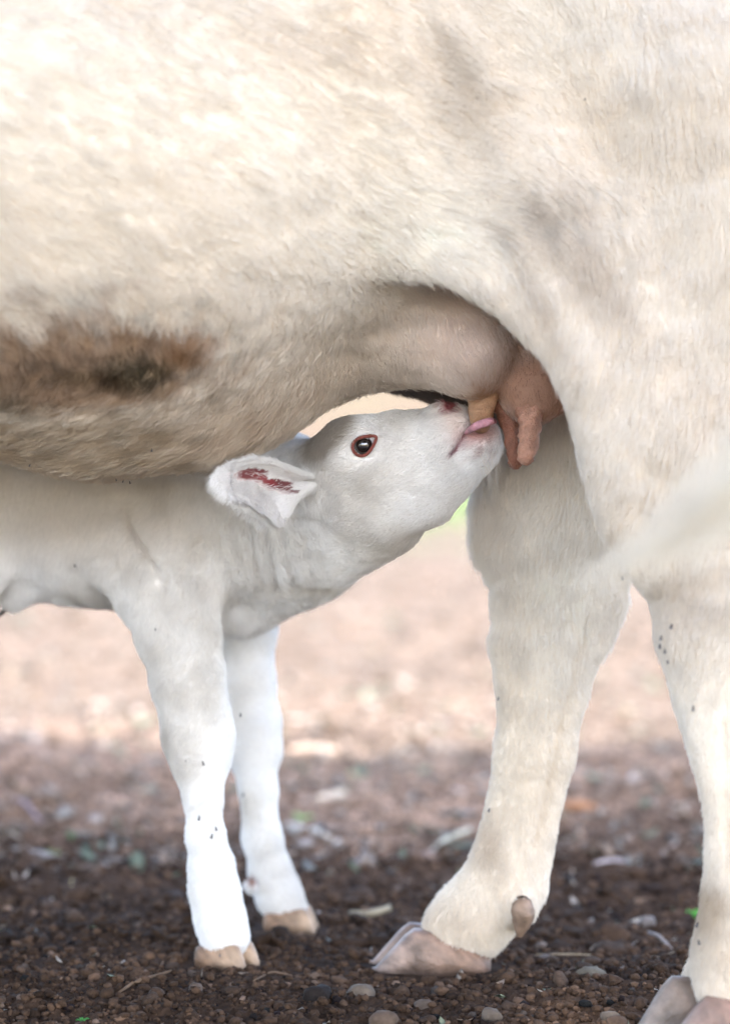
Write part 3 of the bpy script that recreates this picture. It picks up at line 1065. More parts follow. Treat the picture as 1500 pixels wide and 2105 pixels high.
# head
K.chain([(738, 962, 3.08, 105), (800, 960, 3.07, 100)], k=.03, sy=.85)
K.chain([(785, 1015, 3.08, 100), (895, 968, 3.06, 76)], k=.03, sy=.62)
K.chain([(740, 930, 3.04, 62)], k=.03, sy=1.0)
K.chain([(850, 938, 3.07, 90), (910, 915, 3.055, 74)], k=.03, sy=.75)
K.chain([(915, 892, 3.045, 56), (935, 880, 3.04, 44)], k=.02, sy=.95)
K.chain([(948, 940, 3.05, 54), (978, 918, 3.045, 50)], k=.012, sy=.85)
K.chain([(985, 905, 3.04, 42)], k=.012, sy=1.0)
# mouth and nostril
DE = K.front(748, 915) or 3.0
DM = [(x, y, (K.front(x, y) or 3.03)) for x, y in ((932, 929), (948, 908), (960, 888), (972, 876), (990, 868), (1008, 862))]
DN = K.front(926, 838) or 3.03
print('eye', DE, 'mouth', DM, 'nostril', DN)
K.chain([(x, y, d, r) for (x, y, d), r in zip(DM, (7, 9, 10, 12, 14, 15))], k=.004, sub=True)
K.chain([(996, 838, 3.02, 34), (990, 868, 3.02, 22)], k=.006, sub=True)
K.chain([(924, 836, DN, 13), (936, 840, DN + .005, 10)], k=.004, sub=True)
K.chain([(748, 915, DE + .004, 22)], k=.010, sub=True)
K.chain([(958, 930, 3.06, 46), (868, 988, 3.075, 88)], k=.02, sy=.62)
K.chain([(690, 1090, 3.18, 86), (780, 1045, 3.12, 80)], k=.05, sy=.62)
K.chain([(902, 848, 3.035, 16), (910, 834, 3.03, 8)], k=.012)
# hind quarter and legs
for yy in (3.25, 3.45):
    K.wchain([(-.98, yy, .62, .11), (-.93, yy, .48, .085), (-1.0, yy, .33, .045), (-1.01, yy, .29, .04), (-.97, yy, .16, .025), (-.965, yy, .1, .03), (-.94, yy, .045, .032)], k=.03)
# stifle and navel folds
K.chain([(-120, 1130, 3.27, 90), (-60, 1190, 3.27, 60)], k=.05, sy=.6)
K.chain([(50, 1160, 3.33, 44), (38, 1200, 3.33, 30), (25, 1228, 3.33, 16)], k=.03)
KV, KQ = K.mesh()
del K
KV = relax(KV, KQ, 2)
KN = vnormals(KV, KQ)
# neck wrinkles
kx, ky = pix(KV)
wr = np.sin((kx - 0.16 * (ky - 1100)) / 5.6 + 2.2 * fbm(KV, 14, 2, 4)) * blob(KV, 545, 1110, 3.15, 75, 80, rd=260)
cr = 0.0032 * wr + 0.002 * fbm(KV, 20, 3, 6) * (1 - 0.6 * sstep(1250, 1400, ky))
cr -= 0.016 * np.exp(-((kx - (305 + 40 * np.sin((ky - 1130) / 60))) / 9) ** 2) * sstep(1020, 1080, ky) * (1 - sstep(1180, 1240, ky))
cr -= 0.012 * np.exp(-((ky - (1062 + (kx - 600) * .16)) / 6) ** 2) * sstep(585, 610, kx) * (1 - sstep(650, 675, kx)) * (KV[:, 1] < 3.15)
KV = KV + KN * cr[:, None]
KN = vnormals(KV, KQ)
kc = np.tile(np.array([.90, .90, .91]), (len(KV), 1))
q1 = fbm(KV, 12, 3, 200)
kc = mixc(kc, (.86, .82, .76), 0.3 + 0.3 * q1)
kc = mixc(kc, (.62, .53, .43), blob(KV, 150, 1060, 3.2, 330, 90, rd=300) * 0.55)  # shade under the cow's belly painted into the calf's coat
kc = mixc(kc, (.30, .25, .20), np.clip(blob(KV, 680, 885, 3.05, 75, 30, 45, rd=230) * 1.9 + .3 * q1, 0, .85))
kc = mixc(kc, (.50, .45, .40), blob(KV, 860, 848, 3.0, 60, 12, 0) * .4)
kc = mixc(kc, (.50, .44, .38), blob(KV, 840, 1120, 3.0, 100, 16, 33) * .45)
kc = mixc(kc, (.85, .72, .66), blob(KV, 942, 860, 2.99, 30, 30, rd=100) * .8)
kc = mixc(kc, (.80, .52, .52), np.clip(blob(KV, 992, 888, 2.99, 42, 20, 15, rd=100) * 1.3, 0, .85))
kc = mixc(kc, (.42, .14, .16), np.clip(blob(KV, 930, 834, 3.02, 18, 11, 0, rd=90) * 2.2, 0, 1))
kc = mixc(kc, (.30, .12, .16), np.clip(blob(KV, 938, 922, 3.01, 14, 5, 45, rd=90) * 2.2, 0, 1))
kc = mixc(kc, (.38, .16, .19), np.clip(blob(KV, 956, 893, 3.01, 20, 4.5, 58, rd=90) * 1.9, 0, 1))
kc = mixc(kc, (.30, .16, .12), np.clip(blob(KV, 518, 1812, 3.41, 6, 8, 0, rd=60) * 1.5, 0, 1))
kc = mixc(kc, (.45, .28, .28), sstep(.45, .75, fbm(KV, 190, 1, 222)) * blob(KV, 990, 915, 3.0, 45, 28, 0, rd=100) * .8)
kc = np.clip(kc, 0.01, 0.92)
calf = mesh_obj('calf', KV, KQ, M_HIDE, col=kc * np.array([.94, .93, .92]))
tag(calf, 'white newborn calf with raised head suckling under the cow', 'calf')


def calf_flow(p):
    px, py = pix(p)
    f = np.zeros_like(p)
    head = sstep(640, 700, px) * (1 - sstep(1150, 1250, py))
    f[:, 0] = -0.25 - 0.9 * head
    f[:, 2] = -1.0 + 0.6 * head
    bel = sstep(400, 600, px) * (1 - head)
    f[:, 0] += 0.35 * bel
    w = np.stack([noise(p, 7, 61), noise(p, 7, 62), noise(p, 7, 63)], 1)
    return f + 0.3 * w


kl = 0.0085 + 0.012 * blob(KV, 560, 1130, 3.2, 110, 100) + 0.007 * blob(KV, 150, 1080, 3.2, 300, 130) + .006 * blob(KV, 470, 1240, 3.2, 90, 60)
kl = kl * (1 - 0.3 * sstep(1300, 1500, ky)) * (1 - 0.35 * blob(KV, 850, 950, 3.0, 150, 110))
nofur = np.clip(blob(KV, 748, 913, 2.96, 27, 22, 30, rd=100) * 2.5, 0, 1) + blob(KV, 940, 850, 2.99, 25, 18, rd=80) + blob(KV, 990, 880, 2.99, 40, 15, 20, rd=80)
nofur = np.clip(nofur + np.clip(blob(KV, 950, 905, 2.99, 32, 6, 55, rd=80) * 1.5, 0, 1), 0, .985)
grow('fur_coat', KV, KQ, KN, kc, view_weight(KV, KN, .08) * (1 - nofur) * (ky < 1955), 300000, calf_flow, kl, 0.36, 0.00030, calf, clump=0.55, cf=70, var=0.05)
print('calf fur', time.time() - T0)


# calf hooves
def calf_foot(toe, heel, dside, D, H, Wd):
    toe, heel = np.array(toe), np.array(heel)
    for sgn in (-1, 1):
        off = np.array([dside[0], dside[1], 0]) * sgn
        claw('hoof', toe + off, heel + off * 0.9, H, Wd, calf, PROF_CALF, base=(.30, .18, .11), tipc=(.42, .30, .21))


d35 = np.array([math.cos(math.radians(-28)), math.sin(math.radians(-28))])
n35 = np.array([-d35[1], d35[0]])
c0 = W(468, 1985, 3.22)
calf_foot((c0[0] + d35[0] * .036, c0[1] + d35[1] * .036, 0), (c0[0] - d35[0] * .036, c0[1] - d35[1] * .036, 0), n35 * .0165, 3.22, .033, .031)
d8 = np.array([math.cos(math.radians(-6)), math.sin(math.radians(-6))])
n8 = np.array([-d8[1], d8[0]])
c0 = W(597, 1912, 3.45)
calf_foot((c0[0] + d8[0] * .036, c0[1] + d8[1] * .036, 0), (c0[0] - d8[0] * .034, c0[1] - d8[1] * .034, 0), n8 * .0165, 3.45, .035, .031)
for yy in (3.25, 3.45):
    calf_foot((-.895, yy, 0), (-.965, yy, 0), np.array([0, .0155]), yy, .034, .03)


# calf ear: a cupped leaf with thickness
def leaf(name, base, tip, up_w, dn_w, cup, thick, D, parent, colf, back=0.0, nu=66, nv=41):
    """base, tip: photo points with distances; up_w / dn_w: profiles of half width in px above and below the axis"""
    b, t = W(*base), W(*tip)
    ax = t - b
    L = np.linalg.norm(ax)
    ax /= L
    fw = np.array([0, -1.0, 0])
    up = np.cross(ax, fw)
    up /= np.linalg.norm(up)
    if up[2] < 0:
        up = -up
    fr = np.cross(up, ax)
    if fr[1] > 0:
        fr = -fr
    fvs, bvs, px = [], [], []
    for i in range(nu):
        u = i / (nu - 1)
        hu = S(np.interp(u, [q[0] for q in up_w], [q[1] for q in up_w]), D)
        hd = S(np.interp(u, [q[0] for q in dn_w], [q[1] for q in dn_w]), D)
        for j in range(nv):
            v = -1 + 2 * j / (nv - 1)
            off = up * (hu * v if v > 0 else hd * v)
            dep = cup * (1 - v * v) * math.sin(min(1, u * 0.9 + .25) * math.pi) ** .5 if u < 1 else 0
            p = b + ax * (u * L) + off - fr * (dep if dep == dep else 0) - fr * back * (1 - u)
            fvs.append(p)
            bvs.append(p - fr * thick * (1 - abs(v) ** 6 * .8) * (1 - u ** 8 * .8))
    n = nu * nv
    vs = np.array(fvs + bvs)
    fs = []
    for i in range(nu - 1):
        for j in range(nv - 1):
            a = i * nv + j
            fs.append((a, a + 1, a + nv + 1, a + nv))
            fs.append((n + a, n + a + nv, n + a + nv + 1, n + a + 1))
    for i in range(nu - 1):
        for j in (0, nv - 1):
            a = i * nv + j
            fs.append((a, a + nv, n + a + nv, n + a))
    for j in range(nv - 1):
        for i in (0, nu - 1):
            a = i * nv + j
            fs.append((a, a + 1, n + a + 1, n + a))
    F = np.array(fs)
    c = colf(vs)
    o = mesh_obj(name, vs, F, M_HIDE, parent, col=c)
    bm = bmesh.new()
    bm.from_mesh(o.data)
    bmesh.ops.recalc_face_normals(bm, faces=bm.faces)
    bm.to_mesh(o.data)
    bm.free()
    return o, vs, F, c


def ear_col(vs):
    c = np.tile(np.array([.86, .85, .85]), (len(vs), 1))
    q = .22 * fbm(vs * np.array([.5, 1, 2]), 130, 2, 9)
    D = 2.95
    front = vs[:, 1] < 99
    c = mixc(c, (.80, .62, .58), (blob(vs, 545, 998, D, 95, 30, -12) * .45))
    c = mixc(c, (.19, .035, .04), np.clip(blob(vs, 516, 974, D, 34, 13, 8) * 2.2 + q - .3, 0, .95))
    c = mixc(c, (.12, .02, .024), np.clip(blob(vs, 575, 1000, D, 44, 15, -14) * 2.3 + q - .3, 0, .95))
    c = mixc(c, (.26, .045, .05), np.clip(blob(vs, 540, 988, D, 28, 9, -30) * 2.0 + q - .3, 0, .9))
    return c


upw = [(0, 12), (.12, 14), (.25, 24), (.45, 40), (.62, 44), (.8, 34), (.93, 20), (1, 4)]
dnw = [(0, 0), (.1, 8), (.2, 26), (.27, 54), (.33, 78), (.40, 80), (.46, 76), (.55, 58), (.75, 40), (.9, 26), (1, 4)]
ear, ev, ef, ec = leaf('ear', (668, 992, 3.06), (437, 985, 2.925), upw, dnw, .022, .0025, 2.98, calf, ear_col, back=.005)
# fix orientation-independent normals for the ear coat
EN = np.zeros_like(ev)
half = len(ev) // 2
fq = ef[(ef < half).all(1)]
EN[:half] = vnormals(ev, fq)[:half]
EN[:half] *= np.where(EN[:half, 1] > 0, -1.0, 1.0)[:, None]
EN[half:] = np.array([0, 1.0, 0.0])
redm = np.clip((ec[:, 1] < .62) * 1.0, 0, 1)


def ear_flow(p):
    f = np.zeros_like(p)
    px, py = pix(p)
    f[:, 0] = -1.0
    ax = 992 + (px - 640) * .035
    f[:, 2] = np.where(py > ax, -1.5 * sstep(10, 50, py - ax), 1.0 * sstep(8, 35, ax - py))
    f[:, 1] = -.2
    return f


whitef = np.tile(np.array([.87, .86, .86]), (len(ev), 1))
el = np.full(len(ev), .0085) + .009 * blob(ev, 580, 1055, 2.95, 80, 35) + .006 * blob(ev, 500, 1040, 2.95, 90, 30) + .008 * blob(ev, 640, 990, 2.98, 30, 40)
jv = np.abs(-1 + 2 * (np.arange(len(ev)) % 41) / 40)
ewt = (1 + 2.5 * (jv > .55)) * np.where(np.arange(len(ev)) < half, 1.0, .12) * (1 - .99 * redm)
el = el * (1 - .5 * np.clip(blob(ev, 548, 990, 2.95, 80, 32, -14), 0, 1))
grow('ear_fur', ev, ef, EN, whitef, ewt, 34000, ear_flow, el, .25, .00026, calf, clump=.35, cf=120, var=.05)
# fringe along the rim of the ear
rim_i = np.array([i * 41 + (0 if k == 0 else 40) for i in range(3, 66) for k in (0, 1)])
axp = W(640, 990, 2.98)
nfr = 4500
ri = rng.choice(rim_i, nfr)
rp = ev[ri] + rng.normal(0, .0012, (nfr, 3))
cen_e = .5 * (ev[(ri // 41) * 41] + ev[(ri // 41) * 41 + 40])
ro = unit(ev[ri] - cen_e + 1e-6)
tipd = unit(W(437, 985, 2.925)[None] - W(668, 992, 3.06)[None])
lowm = (ro[:, 2] < 0)
rd_ = unit(ro * 1.0 + tipd * .75 + rng.normal(0, .22, (nfr, 3)))
rl = np.where(lowm, .0145, .006) * (.5 + .8 * rng.random(nfr))
sq4 = np.linspace(0, 1, 4)
FP = rp[:, None] - rd_[:, None] * .003 + rd_[:, None] * (rl[:, None] * sq4)[:, :, None]
curves_obj('ear_fringe', FP, .00026 * np.array([1, .9, .6, .1])[None] * np.ones((nfr, 1)), np.tile(np.array([.88, .87, .86]), (nfr, 1)), calf)
# long hairs across the ear opening
nh = 80
hp = np.stack([W(x, y, 2.955) for x, y in zip(rng.uniform(520, 620, nh), 985 + rng.normal(0, 22, nh))])
hl = rng.uniform(.012, .026, nh)
hd = unit(np.stack([-.9 + rng.normal(0, .2, nh), -.15 + rng.normal(0, .15, nh), .35 * np.sign(hp[:, 2] - W(0, 990, 2.985)[2]) + rng.normal(0, .2, nh)], 1))
s4 = np.linspace(0, 1, 4)
HPn = hp[:, None] + hd[:, None] * (hl[:, None] * s4)[:, :, None]
HPn[:, :, 2] -= (.004 * s4 ** 2)[None]
HPn[:, :, 1] += .010 * (1 - s4)[None]
curves_obj('ear_hair', HPn, .00013 * np.array([1, .9, .6, .1])[None] * np.ones((nh, 1)), np.tile(np.array([.86, .84, .82]), (nh, 1)), calf)


def far_ear_col(vs):
    return np.tile(np.array([.62, .52, .40]), (len(vs), 1))


e2, e2v, e2f, e2c = leaf('ear', (650, 975, 3.2), (560, 905, 3.26), [(0, 25), (.5, 34), (.85, 20), (1, 4)], [(0, 25), (.5, 30), (.85, 20), (1, 4)], .01, .006, 3.2, calf, far_ear_col)

# eye
ec0 = W(748, 915, DE + .011)
er = S(23.5, 2.99)


def sphere(c, r, nu=28, nv=20, sc=(1, 1, 1)):
    vs, fs = [], []
    for i in range(nv + 1):
        th = math.pi * i / nv
        for k in range(nu):
            a = 2 * math.pi * k / nu
            vs.append((c[0] + sc[0] * r * math.sin(th) * math.cos(a), c[1] - sc[1] * r * math.cos(th), c[2] + sc[2] * r * math.sin(th) * math.sin(a)))
    for i in range(nv):
        for k in range(nu):
            j = (k + 1) % nu
            fs.append((i * nu + k, (i + 1) * nu + k, (i + 1) * nu + j, i * nu + j))
    return np.array(vs), np.array(fs)


sv, sf = sphere(ec0, er)
m_eye = attr_mat('eye_gloss', .04, 0, 0, 0, 0, 0, .8, coat=1.0)
ecx, ecy = (sv[:, 0] - ec0[0]) / (2.99 / FPX), (sv[:, 2] - ec0[2]) / (2.99 / FPX)
a_ = math.radians(35)
uu = (ecx + 4) * math.cos(a_) + (ecy + 3) * math.sin(a_)
vv = -(ecx + 3) * math.sin(a_) + (ecy + 3) * math.cos(a_)
iris = (uu / 22.0) ** 2 + (vv / 19.0) ** 2
ecol = np.where((iris < 1)[:, None], np.array([.012, .009, .008])[None], np.array([.80, .78, .86])[None])
mesh_obj('eyeball', sv, sf, m_eye, calf, col=ecol)
# eyelid: almond ring
lv, lf = [], []
nl, ns = 40, 8
pts = []
for k in range(nl):
    a = 2 * math.pi * k / nl
    x = 24.5 * math.cos(a) * (1 + .22 * max(0, math.cos(a)) ** 3)
    y = 17.5 * math.sin(a) * (1 - .30 * math.cos(a))
    rx = x * math.cos(a_) - y * math.sin(a_)
    ry = x * math.sin(a_) + y * math.cos(a_)
    rr = math.hypot(rx, ry)
    dep = DE - .003 + (rr / 25) ** 2 * .0015
    pts.append(W(748 + rx, 915 - ry, dep))
pts = np.array(pts)
cen = pts.mean(0)
for k in range(nl):
    t = unit((pts[(k + 1) % nl] - pts[k - 1])[None])[0]
    o_ = unit((pts[k] - cen)[None])[0]
    o_ = unit((o_ - t * (o_ @ t))[None])[0]
    b_ = np.cross(t, o_)
    for j in range(ns):
        a = 2 * math.pi * j / ns
        lv.append(pts[k] +   .0019 * o_ * math.cos(a) + .0016 * b_ * math.sin(a))
for k in range(nl):
    for j in range(ns):
        k2, j2 = (k + 1) % nl, (j + 1) % ns
        lf.append((k * ns + j, k2 * ns + j, k2 * ns + j2, k * ns + j2))
lv = np.array(lv)
mesh_obj('eyelid', lv, np.array(lf), M_SKIN, calf, col=np.tile(np.array([.24, .065, .05]), (len(lv), 1)))
# lashes
nl2 = 46
la = rng.uniform(.3, 2.6, nl2)
lp = np.stack([W(748 + 27 * math.cos(a) * math.cos(a_) - 20 * math.sin(a) * math.sin(a_), 915 - (27 * math.cos(a) * math.sin(a_) + 20 * math.sin(a) * math.cos(a_)), DE - .004) for a in la])
ld = unit(np.stack([.2 * np.cos(la), -np.ones(nl2), .5 * np.sin(la)], 1))
LP_ = lp[:, None] + ld[:, None] * (.009 * s4)[None, :, None]
LP_[:, :, 2] -= (.002 * s4 ** 2)[None]
curves_obj('eyelashes', LP_, .00012 * np.array([1, .9, .6, .1])[None] * np.ones((nl2, 1)), np.tile(np.array([.7, .62, .55]), (nl2, 1)), calf)

# tongue and lip round the teat
cone_part('tongue', [(*W(958, 890, DM[2][2] - .002), S(4, 3)), (*W(967, 882, 2.988), S(7, 3)), (*W(982, 874, 2.972), S(8.5, 3)), (*W(1000, 868, 2.972), S(8.5, 3)), (*W(1013, 865, 2.980), S(7, 3)), (*W(1018, 868, 3.0), S(3, 3))], M_SKIN, calf, (.72, .36, .44), rough=.02)
# whiskers under the chin
nw = 40
wp = np.stack([W(x, y, 2.99) for x, y in zip(rng.uniform(985, 1026, nw), rng.uniform(915, 975, nw))])
wd = unit(np.stack([.35 + rng.normal(0, .25, nw), -.25 + rng.normal(0, .2, nw), -1 + rng.normal(0, .2, nw)], 1))
WP = wp[:, None] + wd[:, None] * (rng.uniform(.012, .035, nw)[:, None] * s4)[:, :, None]
curves_obj('whiskers', WP, .00014 * np.array([1, .9, .6, .2])[None] * np.ones((nw, 1)), np.tile(np.array([.85, .8, .74]), (nw, 1)), calf)
# navel cord
cone_part('navel_cord', [(*W(30, 1190, 3.33), .014), (*W(22, 1225, 3.33), .008), (*W(14, 1250, 3.33), .004), (*W(-5, 1268, 3.33), .002)], M_SKIN, calf, (.06, .05, .05))
print('calf parts', time.time() - T0)

# ================================================================== THINGS ON THE GROUND


def on_ground(px, py):
    """ground point below photo point (z = 0)"""
    b = (1052.5 - py) / FPX
    dy, dz = CP + b * SP, -SP + b * CP
    D = -CAM_Z / dz * dy
    return W(px, py, D), D


def stone(px, py, w, h, col, label, seed, flat=None):
    p, D = on_ground(px, py + h * .45)
    v, f = ico(3, seed, .22, 1)
    v = np.sign(v) * np.abs(v) ** .85
    v = v * (1 + .12 * fbm(v + seed, 1.6, 4, seed, .7))[:, None]
    r = S(w / 2, D)
    v = v * np.array([r, r * .8, S(h / 2, D) * 1.15])
    zg = float(ground_h(np.array([p[0]]), np.array([p[1]]))[0])
    v = v + np.array([p[0], p[1], zg + S(h / 2, D) * .35])
    c = np.clip(np.array(col)[None] * .33 * (1 + .25 * fbm(v, 90, 3, seed))[:, None], 0, 1)
    o = mesh_obj('stone', v, f, M_BITS, col=c)
    tag(o, label, 'stone', 'loose stones on the dark soil')


stone(742, 2034, 62, 42, (.36, .28, .22), 'pale rounded stone in front of the cow far hoof toe', 3)
stone(790, 2092, 56, 40, (.32, .22, .16), 'flat brown stone at the bottom edge below the pale rounded stone', 4)
stone(1215, 2008, 58, 32, (.38, .32, .24), 'blocky tan stone with straight sides right of the far hind hoof', 5)
stone(1112, 1935, 26, 18, (.36, .27, .22), 'small smooth pinkish stone just right of the dewclaw', 6)
stone(1330, 1893, 38, 24, (.42, .36, .34), 'grey stone between the two cow hind feet, beside a dry sprig', 7)
stone(1120, 1965, 30, 16, (.36, .28, .25), 'dull round stone beneath the dewclaw', 8)
stone(323, 2046, 34, 28, (.24, .17, .13), 'brown pebble at bottom left beside the long twig', 9)
stone(402, 2038, 26, 26, (.30, .22, .18), 'upright little reddish stone below the calf near hoof', 10)
stone(652, 2040, 60, 48, (.05, .035, .03), 'big dark clod left of the pale rounded stone', 12)
stone(885, 1762, 44, 28, (.60, .44, .38), 'pink stone left of the cow far fetlock', 13)
stone(270, 1768, 40, 22, (.05, .04, .035), 'dark humped clod left of the calf near shin', 14)
stone(1255, 2088, 46, 30, (.34, .26, .2), 'brown stone at the bottom edge left of the near hoof', 15)
stone(360, 1845, 40, 30, (.12, .085, .07), 'sloping dark clod just left of the calf near fetlock', 16)
stone(1010, 2086, 44, 26, (.36, .28, .22), 'low brown stone below the cow far heel', 17)
stone(870, 2060, 40, 24, (.28, .21, .17), 'dull brown pebble below the middle of the cow far hoof', 18)


def twig(pts, r, col, label, cat='twig', group='twigs and chips on the ground', name='twig', lift=.004, seg=7):
    q = []
    for x, y, rr in pts:
        p, D = on_ground(x, y)
        z = float(ground_h(np.array([p[0]]), np.array([p[1]]))[0])
        q.append((p[0], p[1], z + lift + S(rr * r, D) * .6, S(rr * r, D)))
    o = cone_part(name, q, M_BITS, None, tuple(.62 * c * m for c, m in zip(col, (1.0, .94, .82))), seg=seg, rough=.12)
    tag(o, label, cat, group)
    return o


twig([(588, 1703, .7), (620, 1718, 1), (650, 1728, 1.1), (680, 1738, .8)], 7, (.75, .70, .68), 'white dry stick lying right of the calf far leg')
twig([(648, 1656, .6), (672, 1652, 1.2), (705, 1646, 1.1)], 10, (.72, .64, .58), 'short pale wood chip above the white dry stick', name='wood_chip', cat='wood chip')
twig([(590, 1545, .7), (640, 1543, 1.1), (690, 1552, .8)], 8, (.82, .66, .58), 'long blurred pinkish stick on the pale ground behind the calf knee')
twig([(886, 1755, .5), (920, 1735, 1), (965, 1722, .8)], 7, (.62, .62, .56), 'pale green grey blade of straw left of the cow far shin', name='straw', cat='straw')
twig([(1158, 1660, 1), (1190, 1662, 1.2), (1222, 1663, .9)], 9, (.52, .28, .17), 'blurred reddish brown stick right of the cow far shin')
twig([(1220, 1790, .7), (1260, 1786, 1), (1295, 1780, .8)], 5, (.48, .44, .52), 'thin greyish stick between the cow hind legs')
twig([(1275, 1895, .6), (1305, 1885, 1), (1325, 1878, .8)], 5, (.56, .5, .46), 'pale chip of wood leaning on the grey stone', name='wood_chip', cat='wood chip')
twig([(1332, 1920, .8), (1355, 1935, 1), (1380, 1950, .9)], 4, (.46, .4, .4), 'short purplish grey twig left of the near fetlock')
twig([(245, 2058, .5), (280, 2042, 1), (330, 2026, .8), (352, 2018, .4)], 4.5, (.22, .15, .11), 'bent brown twig at bottom left in the shade')
twig([(1100, 1962, .8), (1160, 1964, 1), (1240, 1964, .6)], 2.2, (.5, .42, .33), 'long thin dry grass stalk right of the cow far heel', name='grass_stalk', cat='stalk')
twig([(20, 1666, .8), (50, 1680, 1), (85, 1696, .7)], 4, (.34, .28, .36), 'thin lilac grey twig on the dark soil at left edge')
twig([(1335, 1972, .5), (1360, 1976, 1), (1385, 1982, .6)], 3, (.34, .28, .24), 'dark thin twig touching the near pastern')
twig([(520, 2030, .5), (560, 2010, 1), (600, 2012, .6)], 3, (.20, .14, .11), 'dark crooked root piece below the calf far hoof')
twig([(860, 1905, .3), (900, 1890, .3), (720, 1888, .7), (760, 1892, 1.0), (800, 1884, .9)][2:], 8, (.48, .42, .33), 'flat curled straw coloured leaf above the cow far hoof toe', name='dry_leaf', cat='leaf')


def sprout(px, py, w, h, col, label, n=5):
    p, D = on_ground(px, py + h / 2)
    r = S(w / 2, D)
    vs, fs = [], []
    z = float(ground_h(np.array([p[0]]), np.array([p[1]]))[0])
    for k in range(n):
        a = 6.283 * k / n + .4
        d = np.array([math.cos(a), math.sin(a) * .8, 0])
        sd = np.array([-d[1], d[0], 0])
        b = len(vs)
        hh = S(h, D) * (0.6 + .5 * random.random())
        for u, ww in ((0, .04), (.35, .34), (.7, .36), (1, .04)):
            c = np.array([p[0], p[1], z + hh * (.3 + math.sin(u * 2.2) * .6)]) + d * r * u
            for s_ in (-1, 0, 1):
                vs.append(c + sd * r * ww * s_ + np.array([0, 0, .12 * r * abs(s_)]))
        for i in range(3):
            for j in range(2):
                fs.append((b + i * 3 + j, b + i * 3 + j + 1, b + (i + 1) * 3 + j + 1, b + (i + 1) * 3 + j))
    vs = np.array(vs)
    me = mesh_obj('seedling', vs, np.array(fs), M_BITS, col=np.tile(np.array(col), (len(vs), 1)))
    mod = me.modifiers.new('thickness', 'SOLIDIFY')
    mod.thickness = .0006
    tag(me, label, 'seedling', 'green seedlings in the soil')


sprout(622, 1683, 46, 22, (.32, .48, .18), 'bright green seedling right of the calf far leg')
sprout(734, 1600, 40, 14, (.26, .46, .16), 'small blurred green seedling behind the white stick')
sprout(1428, 1872, 40, 26, (.16, .50, .10), 'vivid green leaf touching the near fetlock of the cow', 4)
sprout(110, 1762, 34, 22, (.24, .26, .12), 'olive green seedling on the dark soil at left')
sprout(148, 1725, 26, 22, (.14, .22, .09), 'dull dark green sprout above the olive seedling')
sprout(162, 1645, 20, 16, (.38, .48, .38), 'pale grey green leaflet on the soil at upper left')
sprout(170, 2100, 30, 12, (.06, .22, .05), 'dark green seedling at the bottom edge at left', 4)
twig([(147, 1838, 1), (147.5, 1830, 1), (148, 1822, .6)], 2.5, (.55, .45, .25), 'tiny yellow straw standing on the dark soil at left', name='straw', cat='straw')

unseen_shade_tree()

# ================================================================== FLIES
mfly = attr_mat('fly_body', .35, 0, 0, 0, 0, 0, .5)


def surf_hit(V_, N_, px, py, PX, PY):
    d = (PX - px) ** 2 + (PY - py) ** 2
    m = np.where(d < 18 ** 2)[0]
    if not len(m):
        m = np.argsort(d)[:20]
    k = m[np.argmin(V_[m, 1])]
    near = m[V_[m, 1] < V_[k, 1] + .02]
    j = near[np.argmin(d[near])]
    return V_[j], N_[j]


fly_mesh = None


def make_fly():
    v0, f0 = sphere(np.zeros(3), 1, 10, 8)
    parts = []
    for c, s_ in (((0, 0, -.5), (.55, .5, 1.0)), ((0, 0, .55), (.55, .5, .5)), ((0, 0, 1.1), (.42, .35, .3))):
        parts.append((v0 * np.array(s_) + np.array(c), f0, (.02, .018, .02)))
    for sx in (-1, 1):
        w = np.array([[0, -.5, .5], [sx * .75, -.55, -.5], [sx * .7, -.5, -1.5], [sx * .25, -.55, -1.6],
                      [0, -.55, .5], [sx * .75, -.6, -.5], [sx * .7, -.55, -1.5], [sx * .25, -.6, -1.6]])
        parts.append((w, np.array([[0, 1, 2, 3], [7, 6, 5, 4], [0, 4, 5, 1], [1, 5, 6, 2], [2, 6, 7, 3], [3, 7, 4, 0]]), (.10, .10, .12)))
    vs, fs, cs, b = [], [], [], 0
    for v, f, c in parts:
        vs.append(v)
        fs.append(f + b)
        cs.append(np.tile(np.array(c), (len(v), 1)))
        b += len(v)
    return np.concatenate(vs), np.concatenate(fs), np.concatenate(cs)


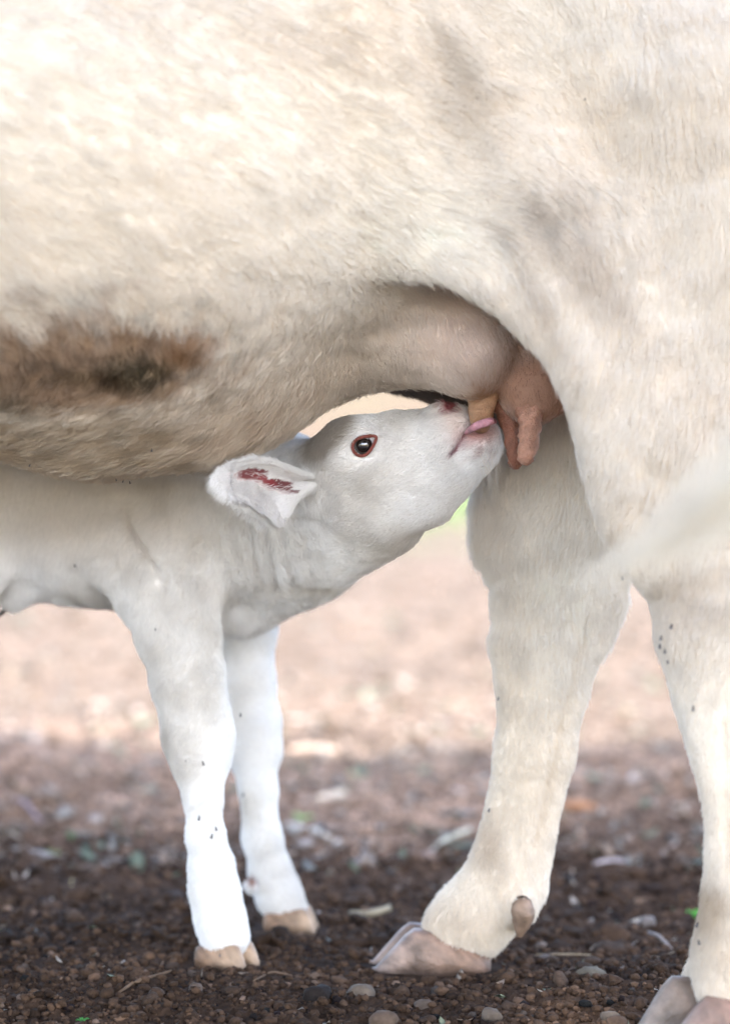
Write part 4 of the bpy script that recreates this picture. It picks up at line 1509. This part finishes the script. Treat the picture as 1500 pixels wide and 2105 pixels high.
fv, ff, fc = make_fly()
cxp, cyp = pix(V)
kxp, kyp = pix(KV)
flies = [
    ('k', 324, 1293, 6, 'lone fly high on the calf near upper leg'),
    ('k', 417, 1567, 10, 'fly on the calf near knee'),
    ('k', 386, 1563, 4, 'tiny fly left of the knee fly on the calf'),
    ('k', 411, 1678, 11, 'upper fly of three on the calf near shin'),
    ('k', 440, 1703, 10, 'right fly of three on the calf near shin'),
    ('k', 434, 1717, 11, 'lowest fly of three on the calf near shin'),
    ('k', 485, 1471, 9, 'fly on the calf far leg above its knee'),
    ('k', 506, 1631, 9, 'fly on the calf far leg below its knee'),
    ('k', 591, 1741, 6, 'fly on the right edge of the calf far shin'),
    ('k', 159, 1157, 7, 'fly on the shaded side of the calf body'),
    ('c', 1386, 1287, 12, 'topmost fly of the cluster on the cow near leg'),
    ('c', 1367, 1308, 12, 'second fly down in the cluster on the cow near leg'),
    ('c', 1365, 1325, 11, 'leftmost fly in the cluster on the cow near leg'),
    ('c', 1374, 1335, 11, 'fly right below the leftmost of the cluster on the cow near leg'),
    ('c', 1379, 1357, 9, 'lowest fly of the cluster on the cow near leg'),
    ('c', 1429, 1454, 12, 'lone fly on the cow near leg below the cluster'),
    ('c', 1286, 1180, 9, 'fly on the front edge of the cow near thigh'),
    ('c', 1031, 1434, 8, 'fly on the front edge of the cow far leg'),
    ('c', 1011, 1665, 9, 'fly on the cow far leg above its fetlock'),
    ('c', 924, 1820, 7, 'fly on the front of the cow far pastern'),
    ('c', 1441, 1902, 13, 'upper fly on the cow near fetlock'),
    ('c', 1443, 1937, 12, 'lower fly on the cow near fetlock'),
    ('c', 1204, 204, 6, 'tiny fly high on the cow near hip'),
    ('c', 312, 915, 8, 'fly on the hair of the cow lower belly'),
    ('c', 238, 976, 6, 'left fly of the row under the cow belly'),
    ('c', 252, 979, 6, 'middle fly of the row under the cow belly'),
    ('c', 266, 981, 7, 'right fly of the row under the cow belly'),
    ('c', 66, 946, 7, 'fly on the cow belly edge at far left'),
]
fly_me = None
for who, x, y, sz, lab in flies:
    p, n = surf_hit(*((KV, KN, x, y, kxp, kyp) if who == 'k' else (V, N, x, y, cxp, cyp)))
    tgt = W(x, y, p[1])
    p = np.array([tgt[0], p[1], tgt[2]]) + n * .006 + np.array([0, -.005, 0])
    if fly_me is None:
        fo = mesh_obj('fly', fv, ff, mfly, col=fc)
        fly_me = fo.data
    else:
        fo = bpy.data.objects.new('fly', fly_me)
        COL.objects.link(fo)
    s_ = S(sz, p[1]) / 3.0 * .95
    fo.scale = (s_, s_, s_)
    fo.rotation_euler = (0, random.uniform(-.5, .5), random.uniform(-.3, .3))
    fo.location = p
    tag(fo, lab, 'fly', 'black flies on the animals')
# fly on the calf hoof
fo = bpy.data.objects.new('fly', fly_me)
COL.objects.link(fo)
p = W(452, 1964, 3.168)
fo.location = p
s_ = S(7, 3.2) / 3
fo.scale = (s_, s_, s_)
tag(fo, 'dark fly resting on the horn of the calf near hoof', 'fly', 'black flies on the animals')
print('done', time.time() - T0)
